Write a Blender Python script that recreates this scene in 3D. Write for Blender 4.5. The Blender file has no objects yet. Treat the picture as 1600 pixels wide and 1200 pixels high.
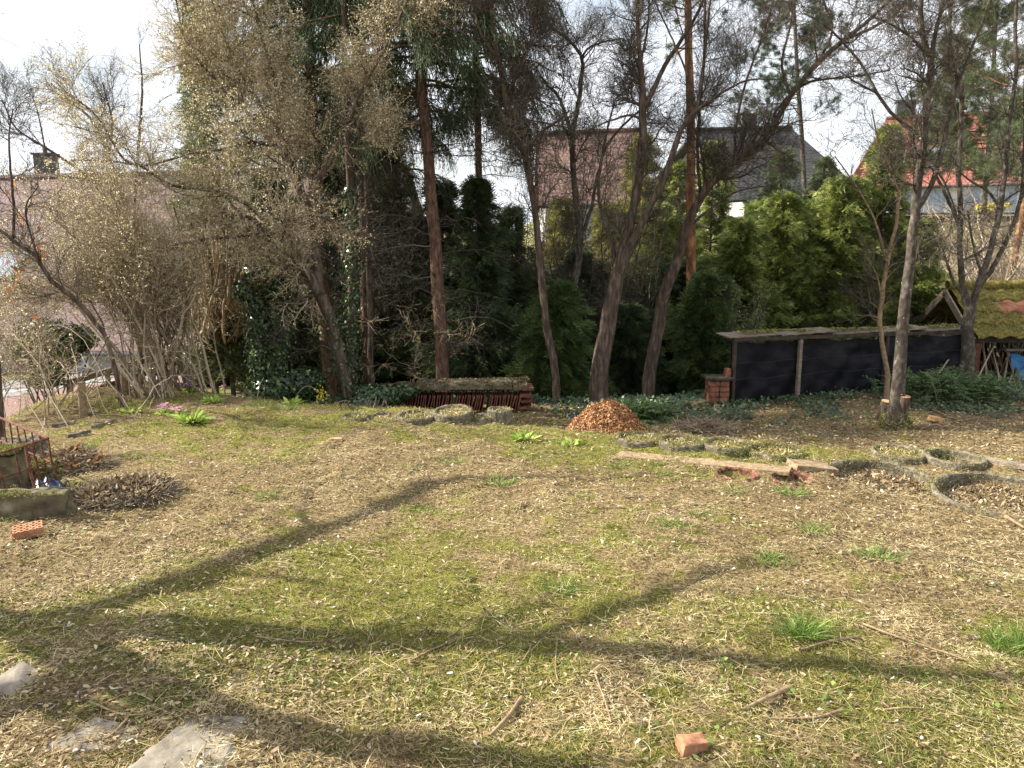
import bpy, math, random
import numpy as np
from mathutils import Vector
rng = np.random.default_rng(7)
random.seed(7)
S = bpy.context.scene
COL = S.collection

# ------------------------------------------------------------------ camera
F = 1210.0; PITCH = math.radians(10.8); CAMZ = 1.75
cd = bpy.data.cameras.new('camera'); cam = bpy.data.objects.new('camera', cd); COL.objects.link(cam)
cam.location = (0, 0, CAMZ); cam.rotation_euler = (math.radians(90) - PITCH, 0, 0)
cd.sensor_width = 36; cd.lens = F / 1600 * 36; cd.clip_start = 0.05; cd.clip_end = 2000
S.camera = cam
# ------------------------------------------------------------------ light
SUN_AZ = math.radians(80)      # left of the view direction (+Y)
SUN_EL = math.radians(35)
sv = np.array([-math.sin(SUN_AZ) * math.cos(SUN_EL), math.cos(SUN_AZ) * math.cos(SUN_EL), math.sin(SUN_EL)])
sl = bpy.data.lights.new('sun', 'SUN'); so = bpy.data.objects.new('sun', sl); COL.objects.link(so)
sl.energy = 5.0; sl.angle = math.radians(0.55); sl.color = (1.0, 0.93, 0.80)
so.location = (-20, 5, 20); so.rotation_euler = Vector(sv).to_track_quat('Z', 'Y').to_euler()
W = bpy.data.worlds.new('World'); S.world = W; W.use_nodes = True
wn = W.node_tree; wn.nodes.clear(); wl = wn.links
def N(tree, t, **k):
    n = tree.nodes.new(t)
    for a, b in k.items(): setattr(n, a, b)
    return n
sky = N(wn, 'ShaderNodeTexSky'); sky.sky_type = 'NISHITA'; sky.sun_disc = False
sky.sun_elevation = SUN_EL; sky.sun_rotation = -SUN_AZ; sky.air_density = 1.2; sky.dust_density = 2.5
tc = N(wn, 'ShaderNodeTexCoord'); mp = N(wn, 'ShaderNodeMapping'); mp.inputs['Scale'].default_value = (1, 1, 3.0)
cn = N(wn, 'ShaderNodeTexNoise'); cn.inputs['Scale'].default_value = 3.2; cn.inputs['Detail'].default_value = 6
cr = N(wn, 'ShaderNodeValToRGB'); cr.color_ramp.elements[0].position = 0.22; cr.color_ramp.elements[1].position = 0.52
mx = N(wn, 'ShaderNodeMixRGB'); mx.inputs['Color2'].default_value = (7.9, 8.2, 8.7, 1)
bg = N(wn, 'ShaderNodeBackground'); bg.inputs['Strength'].default_value = 0.066
wo = N(wn, 'ShaderNodeOutputWorld')
wl.new(tc.outputs['Generated'], mp.inputs['Vector']); wl.new(mp.outputs['Vector'], cn.inputs['Vector'])
wl.new(cn.outputs['Fac'], cr.inputs['Fac']); wl.new(cr.outputs['Color'], mx.inputs['Fac'])
wl.new(sky.outputs['Color'], mx.inputs['Color1']); wl.new(mx.outputs['Color'], bg.inputs['Color'])
wl.new(bg.outputs['Background'], wo.inputs['Surface'])
S.view_settings.view_transform = 'Standard'; S.view_settings.look = 'None'
S.view_settings.exposure = 1.34; S.view_settings.gamma = 1
S.render.engine = 'CYCLES'

# ------------------------------------------------------------------ projection helpers
cp, sp = math.cos(PITCH), math.sin(PITCH)
def ray(px, py):
    a = (px - 800) / F; b = (600 - py) / F
    return np.array([a, cp + b * sp, -sp + b * cp])
def at(px, py, Y):
    r = ray(px, py); return np.array([0, 0, CAMZ]) + r * (Y / r[1])
def rad(wpx, px, py, Y):
    r = ray(px, py); return wpx / 2 / F * (Y / r[1])

# ------------------------------------------------------------------ noise
def _h(ix, iy, s):
    n = np.sin(ix * 127.1 + iy * 311.7 + s * 74.7) * 43758.5453
    return n - np.floor(n)
def vn(x, y, s=0):
    x = np.asarray(x, float); y = np.asarray(y, float)
    ix, iy = np.floor(x), np.floor(y); fx, fy = x - ix, y - iy
    fx = fx * fx * (3 - 2 * fx); fy = fy * fy * (3 - 2 * fy)
    a = _h(ix, iy, s); b = _h(ix + 1, iy, s); c = _h(ix, iy + 1, s); d = _h(ix + 1, iy + 1, s)
    return (a * (1 - fx) + b * fx) * (1 - fy) + (c * (1 - fx) + d * fx) * fy
def fbm(x, y, s=0, o=4):
    t = 0; a = .5; w = 0
    for i in range(o):
        t = t + a * vn(x * 2 ** i + i * 17.3, y * 2 ** i - i * 9.1, s + i); w += a; a *= .5
    return t / w
def ss(a, b, v):
    t = np.clip((v - a) / (b - a), 0, 1); return t * t * (3 - 2 * t)

# ------------------------------------------------------------------ terrain
EX = np.array([-30, -4.6, -3.8, -2.9, -2.0, -1.1, -.45, 0., .6, 1.2, 1.8, 2.4, 3.0, 3.5, 4.1, 5.0, 30])
EY = np.array([9.0, 9.0, 8.9, 8.35, 7.95, 7.75, 7.55, 7.25, 6.9, 6.72, 6.6, 6.35, 6.15, 6.05, 5.95, 5.8, 5.5])
DIMP = []; DKEY = []
def H0(x, y):
    x = np.asarray(x, float); y = np.asarray(y, float)
    ye = np.interp(x, EX, EY)
    z = -0.45 * ss(ye + .02, ye + .38, y)
    z = z - 0.9 * ss(9.6, 14, y) * (1 - ss(1.5, 4.5, x)) * (1 - ss(-3, -6, x) * .0)
    wl_ = -4.55 - .25 * ss(7.5, 9, y) + (y < 6) * 0
    left = ss(0, 3.6, wl_ - x) * ss(5.2, 6.6, y)
    z = z * (1 - left) + left * (-1.55)
    z = np.where((x < -3) & (y > 9.3), np.minimum(z, -1.25 * ss(9.0, 12, y) - .0), z)
    z = z + 3.0 * ss(15, 32, y) * ss(5.5, 9.5, x)
    z = z - 1.2 * ss(14, 26, y) * (1 - ss(3, 7, x))
    z = z + 6.0 * ss(60, 260, y)
    for dx, dy, dr, dd in DIMP: z = z - dd * (1 - ss(dr * .86, dr * .99, np.hypot(x - dx, y - dy)))
    return z
def H(x, y):
    z = H0(x, y)
    d = np.hypot(x, y)
    b = (fbm(np.asarray(x) * 1.3, np.asarray(y) * 1.3, 3) - .5) * .10 + (fbm(np.asarray(x) * 7, np.asarray(y) * 7, 5, 4) - .5) * .055
    return z + b * (1 - ss(18, 40, d) * .5)
def gnd(px, py, tmax=70):
    r = ray(px, py); t = np.linspace(1.5, tmax, 9000)
    P = np.array([0, 0, CAMZ]) + t[:, None] * r
    k = np.argmax(P[:, 2] < H(P[:, 0], P[:, 1]))
    return P[k].copy()
# patches of moss (yellow green), grass and bare brown litter, as pixel blobs mapped on the ground
BL = {'moss': [(330, 950, 1.), (480, 900, .9), (560, 960, .8), (420, 850, .5), (1350, 1130, .8), (1520, 1090, .7), (470, 1050, .6),
               (520, 640, .8), (450, 680, .7), (950, 690, 1.2), (1080, 700, 1.2), (1180, 708, 1.1), (1330, 790, .4), (640, 1030, .6), (60, 1150, .4),
               (650, 880, .6), (1000, 1000, .25), (1330, 920, .5), (880, 1130, .35), (30, 960, .3), (200, 1010, .5), (850, 690, .6)],
      'bare': [(60, 860, 1.), (180, 850, 1.), (300, 780, .5), (650, 735, 1.), (720, 700, .8), (1400, 760, 1.2), (1500, 800, 1.2), (1280, 780, .7),
               (240, 1060, .9), (100, 1080, .6), (1150, 760, .6), (1400, 830, .7), (1550, 860, .8), (560, 730, .5), (900, 720, .3), (120, 900, .6)]}
BLW = {}
for k, v in BL.items():
    L = []
    for px, py, w in v:
        g = gnd(px, py); L.append((g[0], g[1], w, .30 + .055 * g[1]))
    BLW[k] = L
def blob(k, x, y):
    t = 0
    for gx, gy, w, r in BLW[k]:
        t = t + w * np.exp(-((x - gx) ** 2 / (r * 1.9) ** 2 + (y - gy) ** 2 / r ** 2))
    return t
def moss_at(x, y):
    m = .36 * blob('moss', x, y) - .30 * blob('bare', x, y) + (fbm(x * 2.2, y * 2.2, 21, 5) - .5) * 1.4 + (fbm(x * 8, y * 8, 27, 4) - .5) * 1.7
    m = m - .30 * ss(.25, .6, y - np.interp(x, EX, EY)) * ss(.2, 1.2, x)
    return np.clip(.325 + m, 0, 1)

for px_, py_, rp_, dd_ in ((1372, 750, 82, .06), (1568, 778, 104, .065), (1152, 741, 34, .07), (1238, 748, 34, .07), (1490, 722, 46, .06)):
    g_ = gnd(px_, py_); DIMP.append((g_[0], g_[1], rp_ / F * g_[1] * 1.03 - .02, dd_)); DKEY.append((px_, py_))
# ------------------------------------------------------------------ materials
def mat(name, stops, rough=.85, noise=None, bump=0, attr='rnd', transl=0, spec=.25, alpha=None, nmix=.35, dark=(.5, .5, .5)):
    """stops: list of (pos, rgb) driven by per-face attribute; noise=(scale, detail) multiplies"""
    m = bpy.data.materials.new(name); m.use_nodes = True; t = m.node_tree; t.nodes.clear()
    out = N(t, 'ShaderNodeOutputMaterial'); b = N(t, 'ShaderNodeBsdfPrincipled')
    b.inputs['Roughness'].default_value = rough; b.inputs['Specular IOR Level'].default_value = spec
    rp = N(t, 'ShaderNodeValToRGB'); e = rp.color_ramp.elements
    e[0].position = stops[0][0]; e[0].color = (*stops[0][1], 1)
    e[1].position = stops[-1][0]; e[1].color = (*stops[-1][1], 1)
    for p, c in stops[1:-1]:
        q = e.new(p); q.color = (*c, 1)
    if attr == 'noise':
        tcn = N(t, 'ShaderNodeTexCoord'); nz = N(t, 'ShaderNodeTexNoise'); nz.inputs['Scale'].default_value = noise[0]; nz.inputs['Detail'].default_value = noise[1]
        nz.inputs['Roughness'].default_value = .65
        if len(noise) > 2:
            mpn = N(t, 'ShaderNodeMapping'); mpn.inputs['Scale'].default_value = noise[2]
            t.links.new(tcn.outputs['Object'], mpn.inputs['Vector']); t.links.new(mpn.outputs['Vector'], nz.inputs['Vector'])
        else:
            t.links.new(tcn.outputs['Object'], nz.inputs['Vector'])
        ma = N(t, 'ShaderNodeMapRange'); ma.inputs['From Min'].default_value = .3; ma.inputs['From Max'].default_value = .7
        t.links.new(nz.outputs['Fac'], ma.inputs['Value']); t.links.new(ma.outputs['Result'], rp.inputs['Fac'])
        h = nz.outputs['Fac']; colr = rp.outputs['Color']
    else:
        at_ = N(t, 'ShaderNodeAttribute'); at_.attribute_name = attr
        t.links.new(at_.outputs['Fac'], rp.inputs['Fac']); colr = rp.outputs['Color']; h = None
        if noise:
            nz = N(t, 'ShaderNodeTexNoise'); nz.inputs['Scale'].default_value = noise[0]; nz.inputs['Detail'].default_value = noise[1]
            tcn = N(t, 'ShaderNodeTexCoord'); t.links.new(tcn.outputs['Object'], nz.inputs['Vector'])
            mm = N(t, 'ShaderNodeMixRGB'); mm.blend_type = 'MULTIPLY'; mm.inputs['Fac'].default_value = 1
            r2 = N(t, 'ShaderNodeValToRGB'); r2.color_ramp.elements[0].position = .35; r2.color_ramp.elements[1].position = .65
            r2.color_ramp.elements[0].color = (*dark, 1)
            t.links.new(nz.outputs['Fac'], r2.inputs['Fac']); t.links.new(r2.outputs['Color'], mm.inputs['Color2'])
            t.links.new(colr, mm.inputs['Color1']); colr = mm.outputs['Color']; h = nz.outputs['Fac']
    t.links.new(colr, b.inputs['Base Color'])
    if bump and h is not None:
        bp = N(t, 'ShaderNodeBump'); bp.inputs['Strength'].default_value = bump; bp.inputs['Distance'].default_value = .02
        t.links.new(h, bp.inputs['Height']); t.links.new(bp.outputs['Normal'], b.inputs['Normal'])
    if transl:
        tr = N(t, 'ShaderNodeBsdfTranslucent'); ms = N(t, 'ShaderNodeMixShader'); ms.inputs['Fac'].default_value = transl
        t.links.new(colr, tr.inputs['Color']); t.links.new(b.outputs['BSDF'], ms.inputs[1]); t.links.new(tr.outputs['BSDF'], ms.inputs[2])
        t.links.new(ms.outputs['Shader'], out.inputs['Surface'])
    else:
        t.links.new(b.outputs['BSDF'], out.inputs['Surface'])
    return m
M = {}
M['bark_brown'] = mat('bark_brown', [(0, (.028, .020, .015)), (.5, (.085, .060, .045)), (1, (.20, .155, .12))], .95, (22, 6, (1, 1, .22)), .9, 'noise')
M['bark_grey'] = mat('bark_grey', [(0, (.030, .026, .021)), (.5, (.075, .060, .047)), (1, (.20, .18, .15))], .95, (16, 6, (1, 1, .6)), .7, 'noise')
M['bark_spruce'] = mat('bark_spruce', [(0, (.045, .027, .020)), (.5, (.13, .075, .052)), (1, (.25, .16, .115))], .95, (26, 6, (1, 1, .35)), 1., 'noise')
M['bark_pine'] = mat('bark_pine', [(0, (.04, .025, .018)), (.5, (.20, .095, .045)), (1, (.50, .27, .13))], .9, (11, 5, (1, 1, .35)), 1., 'noise')
M['twig_tan'] = mat('twig_tan', [(0, (.10, .072, .05)), (.5, (.27, .205, .135)), (1, (.48, .40, .29))], .8)
M['twig_brown'] = mat('twig_brown', [(0, (.036, .029, .024)), (.6, (.090, .074, .060)), (1, (.18, .155, .13))], .85)
M['bud'] = mat('bud', [(0, (.30, .26, .12)), (.5, (.60, .53, .30)), (1, (.88, .82, .62))], .7, transl=.5)
M['bud_brown'] = mat('bud_brown', [(0, (.07, .055, .035)), (.6, (.17, .13, .08)), (1, (.34, .28, .16))], .8, transl=.2)
M['willow'] = mat('willow', [(0, (.11, .12, .03)), (.5, (.24, .24, .07)), (1, (.42, .38, .14))], .7, transl=.35)
M['needle_dark'] = mat('needle_dark', [(0, (.022, .036, .017)), (.6, (.062, .100, .040)), (1, (.15, .21, .08))], .6, transl=.15, spec=.4)
M['needle_blue'] = mat('needle_blue', [(0, (.022, .038, .020)), (.6, (.045, .080, .040)), (1, (.10, .155, .075))], .6, transl=.2, spec=.4)
M['needle_green'] = mat('needle_green', [(0, (.030, .050, .020)), (.6, (.085, .130, .042)), (1, (.20, .27, .08))], .6, transl=.25, spec=.3)
M['thuja'] = mat('thuja', [(0, (.030, .040, .016)), (.35, (.095, .135, .034)), (.7, (.24, .285, .07)), (1, (.52, .55, .19))], .6, transl=.4, spec=.35)
M['pine_needle'] = mat('pine_needle', [(0, (.06, .085, .04)), (.5, (.12, .16, .075)), (1, (.22, .26, .12))], .6, transl=.25)
M['ivy'] = mat('ivy', [(0, (.014, .030, .012)), (.6, (.034, .066, .024)), (.9, (.08, .13, .04)), (1, (.20, .27, .08))], .35, transl=.12, spec=.6)
M['fern'] = mat('fern', [(0, (.05, .10, .035)), (.5, (.12, .20, .06)), (1, (.24, .34, .12))], .55, transl=.3)
M['grass'] = mat('grass', [(0, (.07, .13, .022)), (.5, (.14, .24, .04)), (1, (.30, .40, .10))], .5, transl=.35, spec=.4)
M['primrose'] = mat('primrose', [(0, (.16, .25, .045)), (.5, (.36, .48, .09)), (1, (.62, .70, .22))], .5, transl=.35)
M['petal_pink'] = mat('petal_pink', [(0, (.42, .16, .30)), (1, (.68, .38, .55))], .6, transl=.3)
M['petal_yellow'] = mat('petal_yellow', [(0, (.62, .50, .02)), (1, (.85, .74, .10))], .6, transl=.3)
M['orange_leaf'] = mat('orange_leaf', [(0, (.28, .09, .03)), (.5, (.46, .17, .06)), (1, (.68, .34, .17))], .7, transl=.35)
M['straw'] = mat('straw', [(0, (.10, .065, .030)), (.3, (.29, .21, .095)), (.75, (.52, .42, .21)), (1, (.68, .60, .38))], .75, transl=.12)
M['moss'] = mat('moss', [(0, (.085, .085, .026)), (.5, (.205, .205, .060)), (.85, (.34, .325, .11)), (1, (.50, .46, .22))], .85, transl=.25)
M['litter'] = mat('litter', [(0, (.055, .036, .019)), (.4, (.17, .115, .060)), (.75, (.31, .235, .135)), (.93, (.46, .34, .21)), (1, (.62, .56, .48))], .8, transl=.1)
M['pale'] = mat('pale', [(0, (.40, .38, .34)), (1, (.82, .80, .76))], .6)
M['bark_stick'] = mat('bark_stick', [(0, (.13, .085, .05)), (1, (.38, .28, .17))], .8, (30, 4), .4, 'noise')
M['chips'] = mat('chips', [(0, (.07, .028, .011)), (.4, (.21, .085, .032)), (.75, (.37, .175, .068)), (1, (.64, .41, .21))], .75, transl=.05)
M['concrete'] = mat('concrete', [(0, (.05, .042, .028)), (.5, (.145, .122, .085)), (1, (.31, .275, .21))], .95, (28, 8), .8, 'noise')
M['slab'] = mat('slab', [(0, (.13, .11, .085)), (.5, (.225, .195, .155)), (1, (.30, .27, .22))], .92, (14, 9), .25, 'noise')
M['mossy_concrete'] = mat('mossy_concrete', [(0, (.035, .030, .020)), (.35, (.10, .085, .055)), (.7, (.16, .135, .075)), (1, (.27, .24, .17))], .95, (7, 7), .8, 'noise')
M['clay'] = mat('clay', [(0, (.09, .035, .025)), (.6, (.22, .085, .055)), (1, (.34, .16, .11))], .85, (12, 5), .4)
M['clay_light'] = mat('clay_light', [(0, (.24, .10, .05)), (.5, (.38, .18, .10)), (1, (.50, .28, .18))], .85, (18, 5), .4, 'noise')
M['wood_old'] = mat('wood_old', [(0, (.10, .075, .055)), (.5, (.22, .175, .13)), (1, (.38, .31, .24))], .9, (9, 6, (1, 8, 8)), .5, 'noise')
M['wood_dark'] = mat('wood_dark', [(0, (.022, .017, .014)), (1, (.09, .068, .052))], .9, (9, 6, (1, 1, 1)), .5, 'noise')
M['wood_cut'] = mat('wood_cut', [(0, (.45, .24, .11)), (1, (.62, .38, .20))], .8, (20, 3), .1, 'noise')
M['rust'] = mat('rust', [(0, (.05, .022, .015)), (.6, (.14, .055, .035)), (1, (.26, .12, .075))], .85, (30, 4), .4, 'noise')
M['tarp'] = mat('tarp', [(0, (.004, .004, .006)), (1, (.013, .012, .017))], .5, (5, 7), .9, 'noise', spec=.16)
M['blue'] = mat('blue', [(0, (.02, .10, .24)), (1, (.06, .22, .42))], .5, (5, 4), .6, 'noise', spec=.4)
M['blue_dark'] = mat('blue_dark', [(0, (.008, .014, .04)), (1, (.03, .06, .14))], .35, (8, 4), .5, 'noise', spec=.5)
M['roof_moss'] = mat('roof_moss', [(0, (.06, .048, .018)), (.5, (.17, .14, .036)), (1, (.32, .26, .07))], .95, (22, 6), 1., 'noise')
M['tile_clay'] = mat('tile_clay', [(0, (.28, .10, .05)), (1, (.50, .22, .13))], .85, (8, 5), .3)
M['white_wall'] = mat('white_wall', [(0, (.70, .71, .73)), (1, (.80, .81, .82))], .9, (1.5, 5), .1, 'noise')
M['grey_wall'] = mat('grey_wall', [(0, (.36, .34, .33)), (1, (.48, .46, .44))], .9, (1.5, 5), .1, 'noise')
M['glass'] = mat('glass', [(0, (.25, .32, .42)), (1, (.35, .42, .52))], .12, (1, 2), 0, 'noise', spec=.8)
M['dark_metal'] = mat('dark_metal', [(0, (.05, .05, .055)), (1, (.09, .09, .10))], .6, (3, 2), 0, 'noise')
M['asphalt'] = mat('asphalt', [(0, (.19, .18, .18)), (1, (.27, .26, .26))], .9, (30, 6), .2, 'noise')
M['paving_red'] = mat('paving_red', [(0, (.17, .10, .085)), (1, (.27, .175, .15))], .9, (14, 6), .3, 'noise')
M['kerb'] = mat('kerb', [(0, (.38, .35, .33)), (1, (.52, .49, .46))], .9, (14, 6), .2, 'noise')
M['lawn_far'] = mat('lawn_far', [(0, (.13, .20, .03)), (1, (.24, .33, .06))], .9, (14, 6), .4, 'noise')
M['car_paint'] = mat('car_paint', [(0, (.60, .62, .66)), (1, (.68, .70, .74))], .3, (3, 2), 0, 'noise', spec=.6)
M['car_glass'] = mat('car_glass', [(0, (.12, .15, .20)), (1, (.18, .22, .28))], .1, (3, 2), 0, 'noise', spec=.8)
M['car_yellow'] = mat('car_yellow', [(0, (.70, .45, .10)), (1, (.80, .58, .20))], .4, (3, 2), 0, 'noise')
M['rubber'] = mat('rubber', [(0, (.02, .02, .02)), (1, (.035, .035, .035))], .8, (3, 2), 0, 'noise')
def roof_mat(name, a, b, c):
    m = bpy.data.materials.new(name); m.use_nodes = True; t = m.node_tree; bs = t.nodes['Principled BSDF']; bs.inputs['Roughness'].default_value = .85
    tc_ = N(t, 'ShaderNodeTexCoord'); br = N(t, 'ShaderNodeTexBrick'); br.inputs['Scale'].default_value = 1
    br.inputs['Brick Width'].default_value = .20; br.inputs['Row Height'].default_value = .26; br.inputs['Mortar Size'].default_value = .035
    br.inputs['Color1'].default_value = (*a, 1); br.inputs['Color2'].default_value = (*b, 1); br.inputs['Mortar'].default_value = (*c, 1)
    nz = N(t, 'ShaderNodeTexNoise'); nz.inputs['Scale'].default_value = 1.3; nz.inputs['Detail'].default_value = 6
    mm = N(t, 'ShaderNodeMixRGB'); mm.blend_type = 'MULTIPLY'; mm.inputs['Fac'].default_value = .9
    rr = N(t, 'ShaderNodeValToRGB'); rr.color_ramp.elements[0].position = .3; rr.color_ramp.elements[0].color = (.6, .6, .6, 1); rr.color_ramp.elements[1].position = .7
    t.links.new(tc_.outputs['UV'], br.inputs['Vector']); t.links.new(tc_.outputs['Object'], nz.inputs['Vector'])
    t.links.new(nz.outputs['Fac'], rr.inputs['Fac']); t.links.new(br.outputs['Color'], mm.inputs['Color1']); t.links.new(rr.outputs['Color'], mm.inputs['Color2'])
    t.links.new(mm.outputs['Color'], bs.inputs['Base Color'])
    bp = N(t, 'ShaderNodeBump'); bp.inputs['Strength'].default_value = .8; bp.inputs['Distance'].default_value = .05
    t.links.new(br.outputs['Fac'], bp.inputs['Height']); bp.invert = True; t.links.new(bp.outputs['Normal'], bs.inputs['Normal'])
    return m
M['roof_red'] = roof_mat('roof_red', (.36, .12, .08), (.46, .18, .13), (.24, .08, .06))
M['roof_plum'] = roof_mat('roof_plum', (.19, .12, .12), (.23, .15, .15), (.15, .09, .09))
M['roof_brown'] = roof_mat('roof_brown', (.20, .12, .10), (.26, .16, .13), (.15, .085, .07))
M['roof_dark'] = roof_mat('roof_dark', (.055, .055, .06), (.085, .08, .08), (.03, .03, .03))
def brick_mat():
    m = bpy.data.materials.new('brick_pier'); m.use_nodes = True; t = m.node_tree; bs = t.nodes['Principled BSDF']; bs.inputs['Roughness'].default_value = .9
    tc_ = N(t, 'ShaderNodeTexCoord'); nz = N(t, 'ShaderNodeTexNoise'); nz.inputs['Scale'].default_value = 18; nz.inputs['Detail'].default_value = 6
    rr = N(t, 'ShaderNodeValToRGB'); rr.color_ramp.elements[0].color = (.10, .035, .02, 1); rr.color_ramp.elements[1].color = (.32, .13, .075, 1)
    rr.color_ramp.elements[0].position = .3; rr.color_ramp.elements[1].position = .7
    t.links.new(tc_.outputs['Object'], nz.inputs['Vector']); t.links.new(nz.outputs['Fac'], rr.inputs['Fac']); t.links.new(rr.outputs['Color'], bs.inputs['Base Color'])
    return m
M['brick'] = brick_mat()

# ------------------------------------------------------------------ mesh buffers (quads only)
class Buf:
    def __init__(s): s.V = []; s.Q = []; s.R = []; s.M = []; s.U = []; s.n = 0; s.mats = []
    def mi(s, m):
        if m not in s.mats: s.mats.append(m)
        return s.mats.index(m)
    def add(s, V, Q, m, rnd=None):
        V = np.asarray(V, float).reshape(-1, 3); Q = np.asarray(Q, int).reshape(-1, 4)
        if len(Q) == 0: return
        s.V.append(V); s.Q.append(Q + s.n); s.n += len(V)
        if rnd is None: rnd = rng.random(len(Q))
        s.R.append(np.broadcast_to(np.asarray(rnd, float), (len(Q),)).copy()); s.M.append(np.full(len(Q), s.mi(m)))
    def build(s, name, parent=None, origin=None, smooth=False, uv=None):
        V = np.concatenate(s.V); Q = np.concatenate(s.Q); R = np.concatenate(s.R); Mi = np.concatenate(s.M)
        if origin is not None: V = V - np.asarray(origin)
        me = bpy.data.meshes.new(name)
        me.vertices.add(len(V)); me.vertices.foreach_set('co', V.astype(np.float32).ravel())
        me.loops.add(len(Q) * 4); me.loops.foreach_set('vertex_index', Q.astype(np.int32).ravel())
        me.polygons.add(len(Q)); me.polygons.foreach_set('loop_start', np.arange(0, len(Q) * 4, 4, dtype=np.int32))
        me.polygons.foreach_set('material_index', Mi.astype(np.int32))
        me.polygons.foreach_set('use_smooth', np.full(len(Q), smooth))
        a = me.attributes.new('rnd', 'FLOAT', 'FACE'); a.data.foreach_set('value', R.astype(np.float32))
        me.update(calc_edges=True)
        if uv is not None:
            l = me.uv_layers.new(name='UVMap'); l.data.foreach_set('uv', np.asarray(uv, np.float32).ravel())
        for m in s.mats: me.materials.append(M[m])
        o = bpy.data.objects.new(name, me); COL.objects.link(o)
        if parent is not None: o.parent = parent
        elif origin is not None: o.location = origin
        return o
def tag(o, label, cat, group=None, kind=None):
    if label: o['label'] = label
    if cat: o['category'] = cat
    if group: o['group'] = group
    if kind: o['kind'] = kind
    return o
def thing(name, label, cat, loc, group=None, rz=0):
    o = bpy.data.objects.new(name, None); COL.objects.link(o); o.location = tuple(float(v) for v in loc); o.rotation_euler = (0, 0, rz)
    o.empty_display_size = .1
    return tag(o, label, cat, group)
def norm(v): return v / (np.linalg.norm(v, axis=-1, keepdims=True) + 1e-9)

def tubes(buf, P, R, k, m, rnd=None, cap=False):
    P = np.asarray(P, float); R = np.asarray(R, float)
    if P.ndim == 2: P = P[None]; R = R[None]
    n, s, _ = P.shape
    T = np.empty_like(P); T[:, 1:-1] = P[:, 2:] - P[:, :-2]; T[:, 0] = P[:, 1] - P[:, 0]; T[:, -1] = P[:, -1] - P[:, -2]; T = norm(T)
    mt = norm(P[:, -1] - P[:, 0]); ref = np.where(np.abs(mt[:, 2:3]) < .8, np.array([[0., 0, 1]]), np.array([[1., 0, 0]]))
    U = norm(np.cross(T, ref[:, None, :])); Wv = np.cross(T, U)
    a = np.arange(k) * 2 * math.pi / k
    V = P[:, :, None, :] + R[:, :, None, None] * (U[:, :, None, :] * np.cos(a)[None, None, :, None] + Wv[:, :, None, :] * np.sin(a)[None, None, :, None])
    idx = np.arange(n * s * k).reshape(n, s, k)
    q = np.stack([idx[:, :-1, :], np.roll(idx, -1, 2)[:, :-1, :], np.roll(idx, -1, 2)[:, 1:, :], idx[:, 1:, :]], -1)
    r = np.repeat(rng.random(n) if rnd is None else np.broadcast_to(rnd, (n,)), (s - 1) * k)
    buf.add(V, q, m, r)
def ribbons(buf, P, Wd, side, m, rnd=None):
    """P (n,s,3), Wd (n,s), side (n,3)"""
    n, s, _ = P.shape
    V = np.stack([P - side[:, None] * Wd[..., None] / 2, P + side[:, None] * Wd[..., None] / 2], 2)
    idx = np.arange(n * s * 2).reshape(n, s, 2)
    q = np.stack([idx[:, :-1, 0], idx[:, :-1, 1], idx[:, 1:, 1], idx[:, 1:, 0]], -1)
    r = np.repeat(rng.random(n) if rnd is None else rnd, s - 1)
    buf.add(V, q, m, r)
def diamonds(buf, C, D, Nn, L, Wd, m, rnd=None, skew=.45):
    """leaf: C base (n,3), D long axis, Nn normal"""
    n = len(C); D = norm(D); Sd = norm(np.cross(D, Nn)); L = np.broadcast_to(L, (n,))[:, None]; Wd = np.broadcast_to(Wd, (n,))[:, None]
    V = np.stack([C, C + D * L * skew + Sd * Wd / 2, C + D * L, C + D * L * skew - Sd * Wd / 2], 1)
    buf.add(V, np.arange(4 * n).reshape(n, 4), m, rng.random(n) if rnd is None else rnd)
def rdir(n, zs=1.):
    v = rng.normal(size=(n, 3)); v[:, 2] *= zs; return norm(v)
def box(buf, c, s, m, rot=0, rnd=None, tilt=(0, 0), jitter=0):
    x, y, z = s[0] / 2, s[1] / 2, s[2] / 2
    V = np.array([[-x, -y, -z], [x, -y, -z], [x, y, -z], [-x, y, -z], [-x, -y, z], [x, -y, z], [x, y, z], [-x, y, z]])
    if jitter: V = V + rng.normal(size=V.shape) * jitter
    a, b = tilt
    Ry = np.array([[math.cos(a), 0, math.sin(a)], [0, 1, 0], [-math.sin(a), 0, math.cos(a)]]); Rx = np.array([[1, 0, 0], [0, math.cos(b), -math.sin(b)], [0, math.sin(b), math.cos(b)]])
    Rz = np.array([[math.cos(rot), -math.sin(rot), 0], [math.sin(rot), math.cos(rot), 0], [0, 0, 1]])
    V = V @ (Rz @ Ry @ Rx).T + np.asarray(c)
    buf.add(V, [[0, 3, 2, 1], [4, 5, 6, 7], [0, 1, 5, 4], [1, 2, 6, 5], [2, 3, 7, 6], [3, 0, 4, 7]], m, rnd if rnd is not None else rng.random())
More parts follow.
